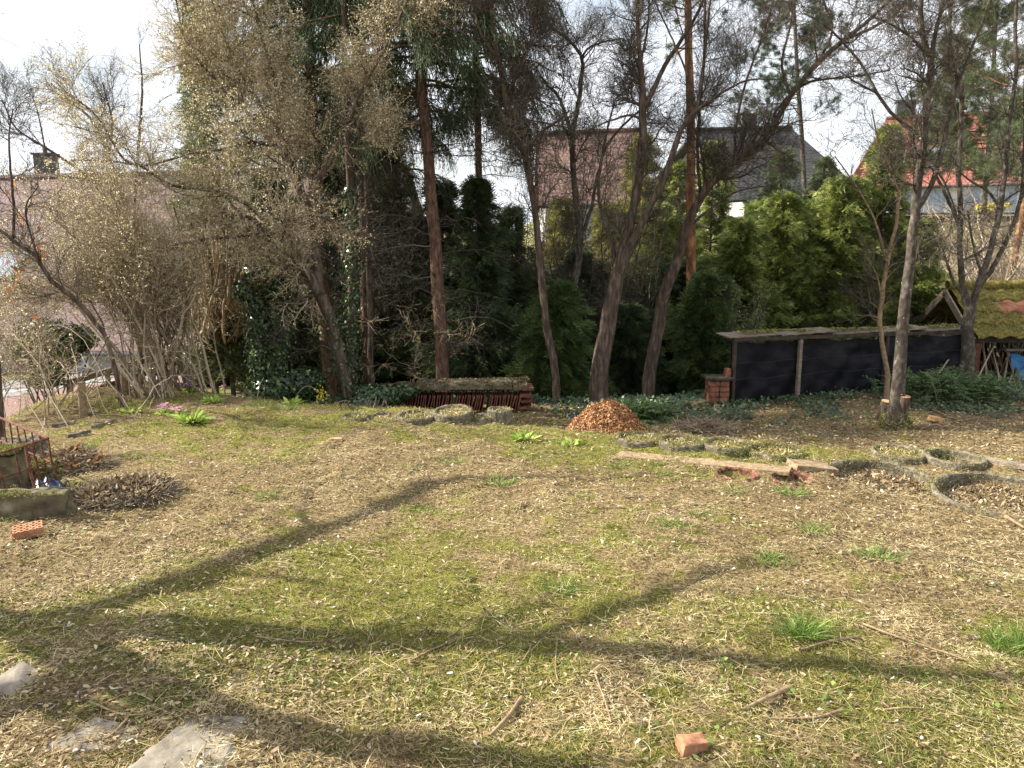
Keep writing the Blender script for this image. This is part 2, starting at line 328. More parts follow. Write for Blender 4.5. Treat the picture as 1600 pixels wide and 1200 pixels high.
def rough_box(buf, c, s, m, rot=0, n=8, amp=.01, tilt=(0, 0), mtop=None, rk=.22):
    """box with subdivided, worn faces and rounded edges"""
    Rz = np.array([[math.cos(rot), -math.sin(rot), 0], [math.sin(rot), math.cos(rot), 0], [0, 0, 1]])
    a, b = tilt
    Ry = np.array([[math.cos(a), 0, math.sin(a)], [0, 1, 0], [-math.sin(a), 0, math.cos(a)]]); Rx = np.array([[1, 0, 0], [0, math.cos(b), -math.sin(b)], [0, math.sin(b), math.cos(b)]])
    hs = np.array(s) / 2; seed = rng.random() * 50; rr = min(hs) * rk
    for ax in range(3):
        for sg in (-1, 1):
            u = np.linspace(-1, 1, n + 1); A, B = np.meshgrid(u, u, indexing='ij')
            Pn = np.zeros((n + 1, n + 1, 3)); o = [i for i in range(3) if i != ax]
            Pn[..., ax] = sg; Pn[..., o[0]] = A; Pn[..., o[1]] = B
            Pn = Pn.reshape(-1, 3) * hs
            core = np.clip(Pn, -(hs - rr), hs - rr); d = Pn - core; ln = np.linalg.norm(d, axis=1, keepdims=True)
            Pn = core + d / np.maximum(ln, 1e-9) * np.minimum(ln, rr)
            q = Pn * 9 + seed
            nz = np.sin(q[:, 0] * 3.1 + q[:, 1] * 1.7) * np.sin(q[:, 1] * 2.9 - q[:, 2] * 2.3) + .6 * np.sin(q[:, 2] * 7.1 + q[:, 0] * 6.3) * np.sin(q[:, 1] * 8.)
            Pn = Pn + norm(Pn / hs) * (nz * amp)[:, None]
            idx = np.arange((n + 1) ** 2).reshape(n + 1, n + 1)
            Q = np.stack([idx[:-1, :-1], idx[1:, :-1], idx[1:, 1:], idx[:-1, 1:]], -1).reshape(-1, 4)
            if (sg > 0) == (ax == 1): Q = Q[:, ::-1]
            buf.add(Pn @ (Rz @ Ry @ Rx).T + np.asarray(c), Q, mtop if (mtop and ax == 2 and sg > 0) else m)

# ------------------------------------------------------------------ ground
def axis(lo, hi, near0, near1, d0, grow):
    v = list(np.arange(near0, near1, d0))
    d = d0; x = near1
    while x < hi: v.append(x); d *= grow; x += d
    v.append(hi); d = d0; x = near0 - d0; w = []
    while x > lo: w.append(x); d *= grow; x -= d
    w.append(lo); return np.array(w[::-1] + v)
gx = axis(-420, 420, -5.2, 5.2, .045, 1.06); gy = axis(-60, 700, 1.4, 9.2, .045, 1.05)
X, Y = np.meshgrid(gx, gy, indexing='ij')
Z = H(X, Y)
b = Buf(); idx = np.arange(X.size).reshape(X.shape)
b.add(np.stack([X, Y, Z], -1), np.stack([idx[:-1, :-1], idx[1:, :-1], idx[1:, 1:], idx[:-1, 1:]], -1), 'litter')
M['ground'] = None
def ground_mat():
    m = bpy.data.materials.new('garden_ground'); m.use_nodes = True; t = m.node_tree; bs = t.nodes['Principled BSDF']; bs.inputs['Roughness'].default_value = .95
    bs.inputs['Specular IOR Level'].default_value = .1
    tc_ = N(t, 'ShaderNodeTexCoord')
    def nz(s, d, r=.6):
        n = N(t, 'ShaderNodeTexNoise'); n.inputs['Scale'].default_value = s; n.inputs['Detail'].default_value = d; n.inputs['Roughness'].default_value = r
        t.links.new(tc_.outputs['Object'], n.inputs['Vector']); return n.outputs['Fac']
    def ramp(f, st):
        r = N(t, 'ShaderNodeValToRGB'); e = r.color_ramp.elements
        e[0].position, e[0].color = st[0][0], (*st[0][1], 1); e[1].position, e[1].color = st[-1][0], (*st[-1][1], 1)
        for p, c in st[1:-1]: q = e.new(p); q.color = (*c, 1)
        t.links.new(f, r.inputs['Fac']); return r.outputs['Color']
    n1 = nz(60, 8, .75); n2 = nz(150, 4, .7)
    soil = ramp(n1, [(.34, (.045, .030, .016)), (.5, (.20, .145, .07)), (.64, (.44, .345, .19))])
    mos = ramp(n2, [(.32, (.045, .050, .012)), (.5, (.18, .175, .035)), (.68, (.38, .34, .09))])
    far = ramp(nz(.35, 6), [(.3, (.10, .12, .04)), (.6, (.18, .16, .08))])
    a = N(t, 'ShaderNodeAttribute'); a.attribute_name = 'mossy'
    ad = N(t, 'ShaderNodeMath'); ad.operation = 'ADD'; t.links.new(a.outputs['Fac'], ad.inputs[0])
    s_ = N(t, 'ShaderNodeMath'); s_.operation = 'MULTIPLY_ADD'; s_.inputs[1].default_value = 1.6; s_.inputs[2].default_value = -.8
    t.links.new(nz(22, 6, .7), s_.inputs[0]); t.links.new(s_.outputs[0], ad.inputs[1])
    mr = N(t, 'ShaderNodeMapRange'); mr.inputs['From Min'].default_value = .35; mr.inputs['From Max'].default_value = .7
    t.links.new(ad.outputs[0], mr.inputs['Value'])
    m1 = N(t, 'ShaderNodeMixRGB'); t.links.new(mr.outputs['Result'], m1.inputs['Fac']); t.links.new(soil, m1.inputs['Color1']); t.links.new(mos, m1.inputs['Color2'])
    f = N(t, 'ShaderNodeAttribute'); f.attribute_name = 'far'
    m2 = N(t, 'ShaderNodeMixRGB'); t.links.new(f.outputs['Fac'], m2.inputs['Fac']); t.links.new(m1.outputs['Color'], m2.inputs['Color1']); t.links.new(far, m2.inputs['Color2'])
    t.links.new(m2.outputs['Color'], bs.inputs['Base Color'])
    bp = N(t, 'ShaderNodeBump'); bp.inputs['Strength'].default_value = .9; bp.inputs['Distance'].default_value = .025
    t.links.new(n1, bp.inputs['Height']); t.links.new(bp.outputs['Normal'], bs.inputs['Normal'])
    return m
M['ground'] = ground_mat(); b.mats = ['ground']
go = b.build('ground', smooth=True); go['kind'] = 'structure'
a = go.data.attributes.new('mossy', 'FLOAT', 'POINT'); a.data.foreach_set('value', moss_at(X, Y).astype(np.float32).ravel())
a = go.data.attributes.new('far', 'FLOAT', 'POINT'); a.data.foreach_set('value', ss(13, 22, np.hypot(X, Y)).astype(np.float32).ravel())

# ---- loose cover on the ground, placed denser nearby
def scatter(n, y0=1.9, y1=9.2, pw=1.15, wide=.78):
    u = rng.random(n)
    e = 1 - pw
    y = (y0 ** e + u * (y1 ** e - y0 ** e)) ** (1 / e) if abs(e) > 1e-6 else y0 * (y1 / y0) ** u
    x = (rng.random(n) * 2 - 1) * (y * wide + .6)
    return x, y
def onplat(x, y): return (y < np.interp(x, EX, EY) + .05)
def lay(n, L0, L1, w0, w1, m, dens, nm, lift=.006, curl=.10, pitch=.12, s=3, y1=9.2, pw=1.15, label=None, rndf=None):
    x, y = scatter(n, y1=y1, pw=pw); k = rng.random(n) < dens(x, y); x, y = x[k], y[k]; n = len(x)
    sc = 1 + .10 * np.clip(y - 3.5, 0, 6)
    L = rng.uniform(L0, L1, n) * sc; w = rng.uniform(w0, w1, n) * sc
    a = rng.random(n) * 6.283; pt = rng.normal(size=n) * pitch
    d = np.stack([np.cos(a) * np.cos(pt), np.sin(a) * np.cos(pt), np.sin(pt)], 1)
    side = norm(np.cross(d, np.array([0, 0, 1.])) + rng.normal(size=(n, 3)) * .25)
    c = np.stack([x, y, H(x, y) + rng.random(n) * lift + .004 + np.abs(np.sin(pt)) * L / 2], 1)
    t = np.linspace(-.5, .5, s)
    bend = norm(np.cross(d, side)) * rng.normal(size=(n, 1)) * curl * .5 + side * rng.normal(size=(n, 1)) * curl
    P = c[:, None] + d[:, None] * (t[None, :, None] * L[:, None, None]) + bend[:, None] * ((t ** 2)[None, :, None] * L[:, None, None])
    Wd = w[:, None] * np.interp(t, [-.5, 0, .5], [.7, 1, .35])[None]
    b = Buf(); ribbons(b, P, Wd, side, m, rng.random(n) if rndf is None else rndf(x, y))
    return tag(b.build(nm), label, nm.replace('_', ' '), None, 'stuff')
bare = lambda x, y: np.clip(blob('bare', x, y), 0, 1)
lay(300000, .010, .038, .0012, .0030, 'straw', lambda x, y: (1.1 - .9 * moss_at(x, y)) * np.clip(.15 + 1.7 * fbm(x * 6, y * 6, 91, 3) - .25, .1, 1), 'dry_straw', lift=.014, label='short dry straw and clippings strewn all over the lawn', rndf=lambda x, y: np.clip(rng.random(len(x)) * .75 + (fbm(x * 3, y * 3, 93) - .5) * 1.2 + .12, 0, 1))
lay(11000, .05, .16, .0012, .0026, 'straw', lambda x, y: np.full(len(x), .8), 'dead_grass_stalks', lift=.02, curl=.18, pitch=.06, s=6, label='long thin dead grass stalks lying across the lawn')
lay(9000, .03, .13, .002, .0045, 'twig_brown', lambda x, y: .25 + .6 * bare(x, y), 'fine_twigs', lift=.015, curl=.3, pitch=.08, s=4, label='fine dark broken twigs scattered on the ground')
lay(60000, .010, .030, .006, .014, 'litter', lambda x, y: np.clip(.22 + .75 * bare(x, y), 0, 1), 'leaf_litter', lift=.012, curl=.5, pitch=.22, s=3, label='brown crumbled leaf litter over bare patches')
lay(900, .006, .022, .004, .011, 'pale', lambda x, y: .5 * (y < 6.8), 'pale_leaf_flakes', lift=.015, curl=.5, pitch=.3, label='small pale bleached leaf flakes on the lawn')
# moss: tiny upright blades
def blades(n, dens, h0, h1, w, m, nm, label, lean=.6, y1=9.2, s=3, pw=1.15, rndf=None, cl=None):
    x, y = scatter(n, y1=y1, pw=pw); k = rng.random(n) < dens(x, y); x, y = x[k], y[k]; n = len(x)
    sc = 1 + .12 * np.clip(y - 3.5, 0, 6)
    L = rng.uniform(h0, h1, n) * sc; d = norm(np.stack([rng.normal(size=n) * lean, rng.normal(size=n) * lean, np.ones(n)], 1))
    t = np.linspace(0, 1, s); out = d.copy(); out[:, 2] = -.3
    c = np.stack([x, y, H(x, y)], 1)
    P = c[:, None] + d[:, None] * (t[None, :, None] * L[:, None, None]) + out[:, None] * ((t ** 2)[None, :, None] * L[:, None, None] * .45)
    side = norm(np.cross(d, rdir(n))); Wd = (w * sc)[:, None] * (1.05 - t)[None]
    b = Buf(); ribbons(b, P, Wd, side, m, rng.random(n))
    return tag(b.build(nm), label, nm.replace('_', ' '), None, 'stuff')
blades(270000, lambda x, y: np.clip((moss_at(x, y) - .28) * 2.1, 0, 1), .010, .030, .0040, 'moss', 'moss_cover', 'yellow green moss growing in patches through the lawn', lean=.9)
blades(60000, lambda x, y: np.clip((moss_at(x, y) - .35) * .9, 0, 1) * (fbm(x * 3, y * 3, 61) > .52), .02, .055, .0034, 'grass', 'lawn_grass', 'short sparse green lawn grass between the straw', lean=.6)

# ------------------------------------------------------------------ growing plants
def resample(P, R, s):
    P = np.asarray(P, float); R = np.asarray(R, float)
    # catmull-rom through the points
    n = len(P); Q = np.vstack([2 * P[0] - P[1], P, 2 * P[-1] - P[-2]]); out = []; ro = []
    for u in np.linspace(0, n - 1 - 1e-6, s):
        i = int(u); f = u - i; a, b_, c, d = Q[i], Q[i + 1], Q[i + 2], Q[i + 3]
        out.append(.5 * ((2 * b_) + (-a + c) * f + (2 * a - 5 * b_ + 4 * c - d) * f * f + (-a + 3 * b_ - 3 * c + d) * f ** 3)); ro.append(R[i] * (1 - f) + R[i + 1] * f)
    return np.array(out), np.array(ro)
WS = .68
def pxline(pts, s=24, wob=.0):
    """pts: (px,py,Y,w) with Y,w optional carried on"""
    P = []; R = []; Yc = None; wc = None
    for p in pts:
        Yc = p[2]; wc = p[3]; P.append(at(p[0], p[1], Yc)); R.append(rad(wc, p[0], p[1], Yc) * WS)
    P, R = resample(P, R, s)
    if wob: P[1:-1] += rng.normal(size=(s - 2, 3)) * wob * R[1:-1, None]
    return P, R
def grow(P, R, n, t0=.2, t1=1., L=(.4, 1.), ang=(30, 70), up=.0, noise=.25, s=6, rr=.5, rmin=.002, bias=None, taper=.25, tl=.5):
    m, S_, _ = P.shape
    ln = np.linalg.norm(np.diff(P, axis=1), axis=2).sum(1); p = ln / ln.sum()
    i = rng.choice(m, n, p=p); t = t0 + (t1 - t0) * rng.random(n); u = t * (S_ - 1); k = np.minimum(u.astype(int), S_ - 2); f = (u - k)[:, None]
    B = P[i, k] * (1 - f) + P[i, k + 1] * f; T = norm(P[i, k + 1] - P[i, k]); r0 = R[i, k] * (1 - f[:, 0]) + R[i, k + 1] * f[:, 0]
    a = np.radians(rng.uniform(*ang, n))[:, None]; pr = norm(np.cross(T, rdir(n))); D = norm(np.cos(a) * T + np.sin(a) * pr)
    if bias is not None: D = norm(D + np.asarray(bias))
    LL = rng.uniform(*L, n) * (1 - tl * t); st = LL / (s - 1)
    Q = np.empty((n, s, 3)); Q[:, 0] = B; d = D
    for j in range(1, s):
        d = norm(d + rng.normal(size=(n, 3)) * noise + np.array([0, 0, up])); Q[:, j] = Q[:, j - 1] + d * st[:, None]
    R0 = np.maximum(r0 * rr * rng.uniform(.6, 1.1, n), rmin)
    RR = R0[:, None] * np.linspace(1, taper, s)[None]
    return Q, np.maximum(RR, rmin * .6)
def ptson(P, n, t0=.1):
    m, S_, _ = P.shape; i = rng.integers(0, m, n); u = (t0 + (1 - t0) * rng.random(n)) * (S_ - 1) * .9999; k = u.astype(int); f = (u - k)[:, None]
    return P[i, k] * (1 - f) + P[i, k + 1] * f, norm(P[i, k + 1] - P[i, k])
def buds(buf, P, n, L, w, m, t0=.05):
    C, T = ptson(P, n, t0); D = norm(T * .6 + rdir(n)); diamonds(buf, C, D, rdir(n), rng.uniform(*L, n), rng.uniform(*w, n), m)
def limbs(lines, buf, m, k=8, s=24, wob=.14):
    PP = []; RR = []
    for l in lines:
        P, R = pxline(l, s, wob); tubes(buf, P, R, k, m); PP.append(P); RR.append(R)
    return np.array(PP), np.array(RR)
def broadleaf(name, label, cat, lines, bark='bark_brown', twig='twig_brown', bud='bud_brown', n1=40, n2=300, n3=2500, nb=8000, L1=(.6, 1.4), L2=(.3, .8), L3=(.12, .38),
              up=.05, t0=.35, bl=(.012, .022), bw=(.006, .012), ang=(25, 65), group=None, drop=0, kids=None, grnd=True, rmin=.0022, nz=.25):
    base = pxline(lines[0], 3)[0][0]
    if grnd: base[2] = H(base[0], base[1])
    root = thing(name, label, cat, base, group); tb = Buf(); P, R = limbs(lines, tb, bark)
    if grnd:   # root flare down to the soil
        b0, r0 = P[0][0], R[0][0]; tubes(tb, np.array([b0 + (P[0][1] - b0) * .5, b0 * [1, 1, 0] + [0, 0, base[2] + .05], base - [0, 0, .15]]), np.array([r0, r0 * 1.12, r0 * 1.6]), 9, bark)
    P1, R1 = grow(P, R, n1, t0, 1, L1, ang, up, nz, 8, .42, .005); tubes(tb, P1, R1, 5, bark)
    tb.build('trunk', root, base, True)
    cb = Buf()
    P2, R2 = grow(np.concatenate([P1]), R1, int(n2 * 1.25), .1, 1, L2, ang, up, nz, 6, .55, .0028); tubes(cb, P2, R2, 4, twig)
    P3, R3 = grow(P2, R2, int(n3 * 2.1), .05, 1, L3, ang, up - drop, nz, 4, .7, rmin * .85); tubes(cb, P3, R3, 3, twig)
    if nb: buds(cb, P3, nb, bl, bw, bud)
    cb.build('crown', root, base)
    return root, base, P, R, P1, P3
def ivy_on(root, base, P, R, n, t0, t1, spread=.05, size=(.028, .052), name='ivy', m='ivy'):
    k = int(len(P) * t0), max(int(len(P) * t1), int(len(P) * t0) + 2); Q = P[k[0]:k[1]]; rr = R[k[0]:k[1]]
    u = rng.random(n) * (len(Q) - 1) * .999; i = u.astype(int); f = (u - i)[:, None]; C = Q[i] * (1 - f) + Q[i + 1] * f
    T = norm(Q[i + 1] - Q[i]); o = norm(np.cross(T, rdir(n))); rad_ = rr[i] + np.abs(rng.normal(size=n)) * spread * (.4 + fbm(C[:, 2] * 6, C[:, 0] * 6, 4)); C = C + o * rad_[:, None]
    b = Buf(); nn = norm(o + rdir(n) * .5); D = norm(np.cross(nn, rdir(n)) + np.array([0, 0, -.3])); diamonds(b, C, D, nn, rng.uniform(*size, n), rng.uniform(size[0] * .8, size[1], n), m, skew=.35)
    b.build(name, root, base)
def conifer(name, label, cat, base, h, r, m='thuja', n=2600, nbr=140, spray=(.09, .20), lw=.015, group=None, trunk='bark_brown', shape=.75, up=.35, low=.05, k=7, tr=.05):
    base = np.asarray(base, float); r = r * 1.35; n = int(n * 2.3); nbr = int(nbr * 1.7); root = thing(name, label, cat, base, group)
    tb = Buf(); tubes(tb, np.array([base + [0, 0, -.1], base + [0, 0, h * .5], base + [0, 0, h * .93]]), np.array([tr, tr * .6, .008]), 7, trunk)
    u = low + (1 - low) * rng.random(nbr) ** 1.1; a = rng.random(nbr) * 6.283; rr = r * (1 - u) ** shape * rng.uniform(.40, 1.12, nbr) * (.8 + .35 * np.sin(a * 3 + u * 9)) + .03
    B0 = base + np.stack([0 * a, 0 * a, h * u * .93], 1); D = np.stack([np.cos(a), np.sin(a), np.full(nbr, up)], 1)
    ts = np.linspace(0, 1, 5); P = B0[:, None] + D[:, None] * (ts[None, :, None] * rr[:, None, None]); P[:, :, 2] -= (ts ** 2)[None] * rr[:, None] * up * .7
    tubes(tb, P, np.linspace(.012, .003, 5)[None].repeat(nbr, 0), 3, trunk)
    tb.build('trunk', root, base, True)
    i = rng.integers(0, nbr, n); t = .25 + .75 * rng.random(n) ** .7; uu = t * 3.999; kk = uu.astype(int); f = (uu - kk)[:, None]
    C = P[i, kk] * (1 - f) + P[i, kk + 1] * f; C = C + rdir(n) * (rng.random(n) * .10 * r ** .5)[:, None]
    out = C - (base + [0, 0, 0]); out[:, 2] = 0; out = norm(out)
    D = norm(out + np.array([0, 0, up * .8]) + rdir(n) * .6); Nn = norm(np.cross(D, rdir(n)))
    L = rng.uniform(*spray, n); cb = Buf(); Sd = np.cross(D, Nn); rn = np.clip(rng.random(n) * .55 + rng.random(nbr)[i] * .5, 0, 1)
    for j in range(k):
        tt = j / (k - 1); sgn = -1 if j % 2 else 1; ca = .75 if j < k - 1 else 1; sa = .62 * sgn if j < k - 1 else 0
        Cj = C + D * (L * tt * .62)[:, None] + np.array([0, 0, -.6]) * (L * tt * tt)[:, None] * .5; Dj = D * ca + Sd * sa
        diamonds(cb, Cj, Dj, Nn, L * (.52 - .2 * tt), lw * rng.uniform(.7, 1.3, n), m, np.clip(rn + rng.normal(size=n) * .06 + .1 * tt, 0, 1))
    cb.build('crown', root, base)
    return root
def spruce(name, label, line, nbr=60, L=(1., 1.9), py0=250, m='needle_dark', dead=60, hang=(.18, .5), nh=45, group=None):
    P, R = pxline(line, 24, .08); base = P[0].copy(); base[2] = H(base[0], base[1]); root = thing(name, label, 'tree', base, group)
    tb = Buf(); tubes(tb, P, R, 10, 'bark_spruce'); tubes(tb, np.array([P[0] + (P[1] - P[0]) * .3, P[0] * [1, 1, 0] + [0, 0, base[2]], base - [0, 0, .15]]), np.array([R[0], R[0] * 1.2, R[0] * 1.5]), 10, 'bark_spruce')
    zlo = at(line[0][0], py0, line[0][2])[2]; zhi = P[-1][2]
    def br(n, z0, z1, LL, droop, r0):
        z = rng.uniform(z0, z1, n); i = np.clip(np.searchsorted(P[:, 2], z), 1, 23); B = P[i]; B = np.stack([B[:, 0], B[:, 1], z], 1); a = rng.random(n) * 6.283
        L_ = rng.uniform(*LL, n); ts = np.linspace(0, 1, 7); Q = B[:, None] + np.stack([np.cos(a), np.sin(a), 0 * a], 1)[:, None] * (ts[None, :, None] * L_[:, None, None])
        Q[:, :, 2] += (.12 * ts - droop * ts ** 2)[None] * L_[:, None]; Q[:, 1:] += rng.normal(size=Q[:, 1:].shape) * .03
        return Q, np.linspace(r0, r0 * .25, 7)[None].repeat(n, 0)
    Q, RQ = br(nbr, zlo, zhi, L, .35, .022); tubes(tb, Q, RQ, 4, 'bark_spruce')
    tb.build('trunk', root, base, True)
    cb = Buf()
    if dead:
        Qd, Rd = br(dead, max(zlo - 3.2, base[2] + .9), zlo + .6, (.4, 1.4), .2, .010); tubes(cb, Qd, Rd, 3, 'twig_brown')
        Q2, R2 = grow(Qd, Rd, dead * 14, .1, 1, (.12, .5), (30, 80), -.04, .2, 4, .6, .0022); tubes(cb, Q2, R2, 3, 'twig_brown')
        diamonds(cb, *ptson(Q2, dead * 30)[:2], rdir(dead * 30), rng.uniform(.03, .07, dead * 30), .008, 'needle_dark')
    n = nbr * nh; C, T = ptson(Q, n, .08); s = 5; D = norm(T * .25 + rng.normal(size=(n, 3)) * .25 + np.array([0, 0, -1.])); Lh = rng.uniform(*hang, n)
    ts = np.linspace(0, 1, s); PP = C[:, None] + (T * .3)[:, None] * (np.sqrt(ts)[None, :, None] * Lh[:, None, None]) + D[:, None] * (ts[None, :, None] * Lh[:, None, None])
    tubes(cb, PP, np.full((n, s), .003), 3, m)
    nn = n * 11; C2, T2 = ptson(PP, nn, 0); diamonds(cb, C2, norm(T2 + rdir(nn) * .5), rdir(nn), rng.uniform(.03, .065, nn), rng.uniform(.008, .014, nn), m)
    # top-side shoots
    nn = nbr * 160; C2, T2 = ptson(Q, nn, .1); diamonds(cb, C2, norm(T2 + rdir(nn) * .8), rdir(nn), rng.uniform(.04, .10, nn), .010, m)
    cb.build('crown', root, base)
    return root, base, P, R
exec_order = []
# ================================================================== street and far ground
def strip(name, pts, w, m, lift=.02, label=None):
    """a band following the terrain; pts centre line (x,y)"""
    pts = np.array(pts, float); n = 60; u = np.linspace(0, len(pts) - 1, n); C = np.stack([np.interp(u, range(len(pts)), pts[:, k]) for k in (0, 1)], 1)
    T = norm(np.gradient(C, axis=0)); Sd = np.stack([T[:, 1], -T[:, 0]], 1); k = 9; V = []
    for j in np.linspace(-.5, .5, k):
        q = C + Sd * w * j; V.append(np.stack([q[:, 0], q[:, 1], 0 * q[:, 0]], 1))
    V = np.stack(V, 1); zc = H0(C[:, 0], C[:, 1])
    V[..., 2] = np.maximum(zc[:, None], 0 * V[..., 2] - 9) + lift
    b = Buf(); idx = np.arange(n * k).reshape(n, k); b.add(V, np.stack([idx[:-1, :-1], idx[:-1, 1:], idx[1:, 1:], idx[1:, :-1]], -1)[:, :, ::-1], m)
    o = b.build(name); o['kind'] = 'structure'; return o
strip('street', [(-14.5, 8), (-12.2, 18), (-11.5, 30), (-13, 60)], 4.2, 'asphalt', .10)
strip('pavement', [(-9.9, 8), (-9.2, 16), (-9.0, 30), (-10, 60)], 1.7, 'paving_red', .16)
strip('kerb', [(-11.2, 8), (-10.25, 17), (-9.95, 30), (-11, 60)], .16, 'kerb', .21)
strip('road', [(9, 30), (18, 30.5), (30, 33), (50, 40)], 3.4, 'asphalt', .12)
b = Buf(); c = at(210, 522, 27); 
V = []; n = 14
for i in range(n):
    for j in range(6): x = -16 + i * .45 + 3; y = 24 + j * .9; V.append((x, y, float(H0(x, y)) + .16 + .03 * math.sin(i * 3 + j)))
idx = np.arange(n * 6).reshape(n, 6); b.add(V, np.stack([idx[:-1, :-1], idx[1:, :-1], idx[1:, 1:], idx[:-1, 1:]], -1), 'lawn_far'); o = b.build('verge'); o['kind'] = 'structure'

# ================================================================== houses
def house(name, label, A, B, depth, eave_drop, wall_h, roof, wall, base_z=None, chimneys=(), skylights=(), windows=(), over=.4, hip=0):
    """A,B: ridge end points (world). front slope comes towards the camera"""
    A = np.array(A, float); B = np.array(B, float); ex = norm(B - A); ey = np.array([ex[1], -ex[0], 0.]); ey = ey / np.linalg.norm(ey)
    if ey[1] > 0: ey = -ey                              # towards the camera
    base = (A + B) / 2 + [0, 0, -eave_drop - wall_h]; base[2] = min(base[2], float(H0(base[0], base[1])))
    root = thing(name, label, 'house', base)
    dz = np.array([0, 0, -eave_drop]); hA = ex * hip
    def slope(sg, bf):
        a0, b0 = A, B; a1 = A - hA + ey * sg * (depth + over) + dz * (1 + over / depth); b1 = B + hA + ey * sg * (depth + over) + dz * (1 + over / depth)
        nrm = norm(np.cross(b0 - a0, a1 - a0)); nrm = nrm if nrm[2] > 0 else -nrm
        V = [a0, b0, b1, a1] + [v - nrm * .12 for v in (a0, b0, b1, a1)]
        bf.add(V, [[0, 3, 2, 1] if sg > 0 else [0, 1, 2, 3], [4, 5, 6, 7] if sg > 0 else [4, 7, 6, 5], [2, 3, 7, 6], [0, 4, 7, 3], [1, 2, 6, 5]], roof)
        W_ = np.linalg.norm(b0 - a0); Hh = np.linalg.norm(a1 - a0)
        return [0, 0, 0, Hh, W_, Hh, W_, 0] if sg > 0 else [0, 0, W_, 0, W_, Hh, 0, Hh]
    rb = Buf(); uv = []
    for sg in (1, -1): uv += slope(sg, rb) + [0] * 32
    rf = rb.build('roof', root, base, uv=np.array(uv))
    wb = Buf(); w0 = A + ex * .3 + dz; w1 = B - ex * .3 + dz; zb = base[2] - 1.5
    for sg in (1, -1):
        p, q = w0 + ey * sg * depth, w1 + ey * sg * depth
        wb.add([[*p[:2], zb], [*q[:2], zb], q, p], [[0, 1, 2, 3]], wall)
    for e, rr_ in ((w0, A + ex * .3), (w1, B - ex * .3)):
        p, q = e + ey * depth, e - ey * depth
        wb.add([[*p[:2], zb], [*q[:2], zb], q, p], [[0, 1, 2, 3]], wall); wb.add([p, q, rr_ - [0, 0, .15], rr_ - [0, 0, .15]], [[0, 1, 2, 3]], wall)
    wb.build('wall', root, base)
    gb = Buf(); e0 = A + ey * (depth + over) + dz * (1 + over / depth); e1 = B + ey * (depth + over) + dz * (1 + over / depth)
    tubes(gb, np.array([e0, e1]) + ey * .07 - [0, 0, .08], np.array([.07, .07]), 8, 'dark_metal'); gb.build('gutter', root, base)
    rid = Buf(); tubes(rid, np.array([A, (A + B) / 2, B]) + [0, 0, .02], np.array([.12, .12, .12]), 8, roof); rid.build('ridge', rf, None)
    rf.children[0].location = -Vector(base)
    for (u, wd, ht) in chimneys:
        c = A + (B - A) * u - ey * .3; cb = Buf(); box(cb, c + [0, 0, ht / 2 - .3], (wd, wd * .8, ht + .6), 'dark_metal', math.atan2(ex[1], ex[0]))
        box(cb, c + [0, 0, ht + .03], (wd * 1.15, wd * .95, .08), 'dark_metal', math.atan2(ex[1], ex[0])); tubes(cb, np.array([c + [0, 0, ht], c + [0, 0, ht + .35]]), np.array([.09, .09]), 8, 'dark_metal')
        k = cb.build('chimney', rf, None); k.location = -Vector(base)
    sl_ = norm(ey * depth + dz); nr = norm(np.cross(ex, sl_)); nr = nr if nr[2] > 0 else -nr
    Ls = math.hypot(depth, eave_drop)
    for (u, v, wd, hh) in skylights:
        c = A + (B - A) * u + sl_ * Ls * v; fb = Buf(); gb = Buf()
        def quad(bf, c, w, h, off, m):
            V = [c - ex * w / 2 - sl_ * h / 2, c + ex * w / 2 - sl_ * h / 2, c + ex * w / 2 + sl_ * h / 2, c - ex * w / 2 + sl_ * h / 2]
            V = [v_ + nr * off for v_ in V] + [v_ for v_ in V]; bf.add(V, [[0, 1, 2, 3], [0, 4, 5, 1], [1, 5, 6, 2], [2, 6, 7, 3], [3, 7, 4, 0]], m)
        quad(fb, c, wd + .16, hh + .16, .08, 'dark_metal'); quad(gb, c, wd, hh, .095, 'glass')
        s1 = fb.build('skylight', rf, None); s1.location = -Vector(base); s2 = gb.build('pane', s1, None)
    for (u, zt, wd, hh) in windows:
        c = w0 + (w1 - w0) * u + ey * (depth + .03) + [0, 0, -zt]; ang = math.atan2(ex[1], ex[0])
        fb = Buf()
        for dx, dz_, sx, sz in ((0, hh / 2, wd + .1, .08), (0, -hh / 2, wd + .1, .08), (-wd / 2, 0, .08, hh - .08), (wd / 2, 0, .08, hh - .08), (0, 0, .05, hh - .08)):
            box(fb, c + ex * dx + [0, 0, dz_], (sx, .08, sz), 'white_wall', ang)
        f = fb.build('window', root, base); pb = Buf(); box(pb, c, (wd - .08, .03, hh - .08), 'glass', ang); pn = pb.build('pane', f, base)
    return root
house('house', 'long low house with a plum coloured tiled roof at the left behind budding bushes', at(-230, 285, 34), at(640, 262, 30), 6.4, 5.7, 2.2, 'roof_plum', 'grey_wall',
      chimneys=[(.37, .7, .9)], skylights=[(.27, .62, 1.1, 1.5), (.34, .52, .9, 1.5), (.43, .6, .9, 1.3)], windows=[(.3, 1.2, 1.4, 1.2), (.45, 1.2, 1.4, 1.2), (.6, 1.2, 1.4, 1.2)])
house('house', 'brown roofed house seen between the bare trees in the middle of the photo', at(838, 210, 36), at(1000, 204, 36), 3.6, 2.9, 4.6, 'roof_brown', 'grey_wall', windows=[(.3, 1.2, 1., 1.3), (.7, 1.2, 1., 1.3)])
house('house', 'house with a dark slate roof and chimney behind the leaning tree', at(1084, 204, 40), at(1236, 200, 42), 4.0, 3.2, 4.4, 'roof_dark', 'grey_wall', chimneys=[(.55, .9, .7)], hip=1.0, windows=[(.3, 1.2, 1., 1.3), (.7, 1.2, 1., 1.3)])
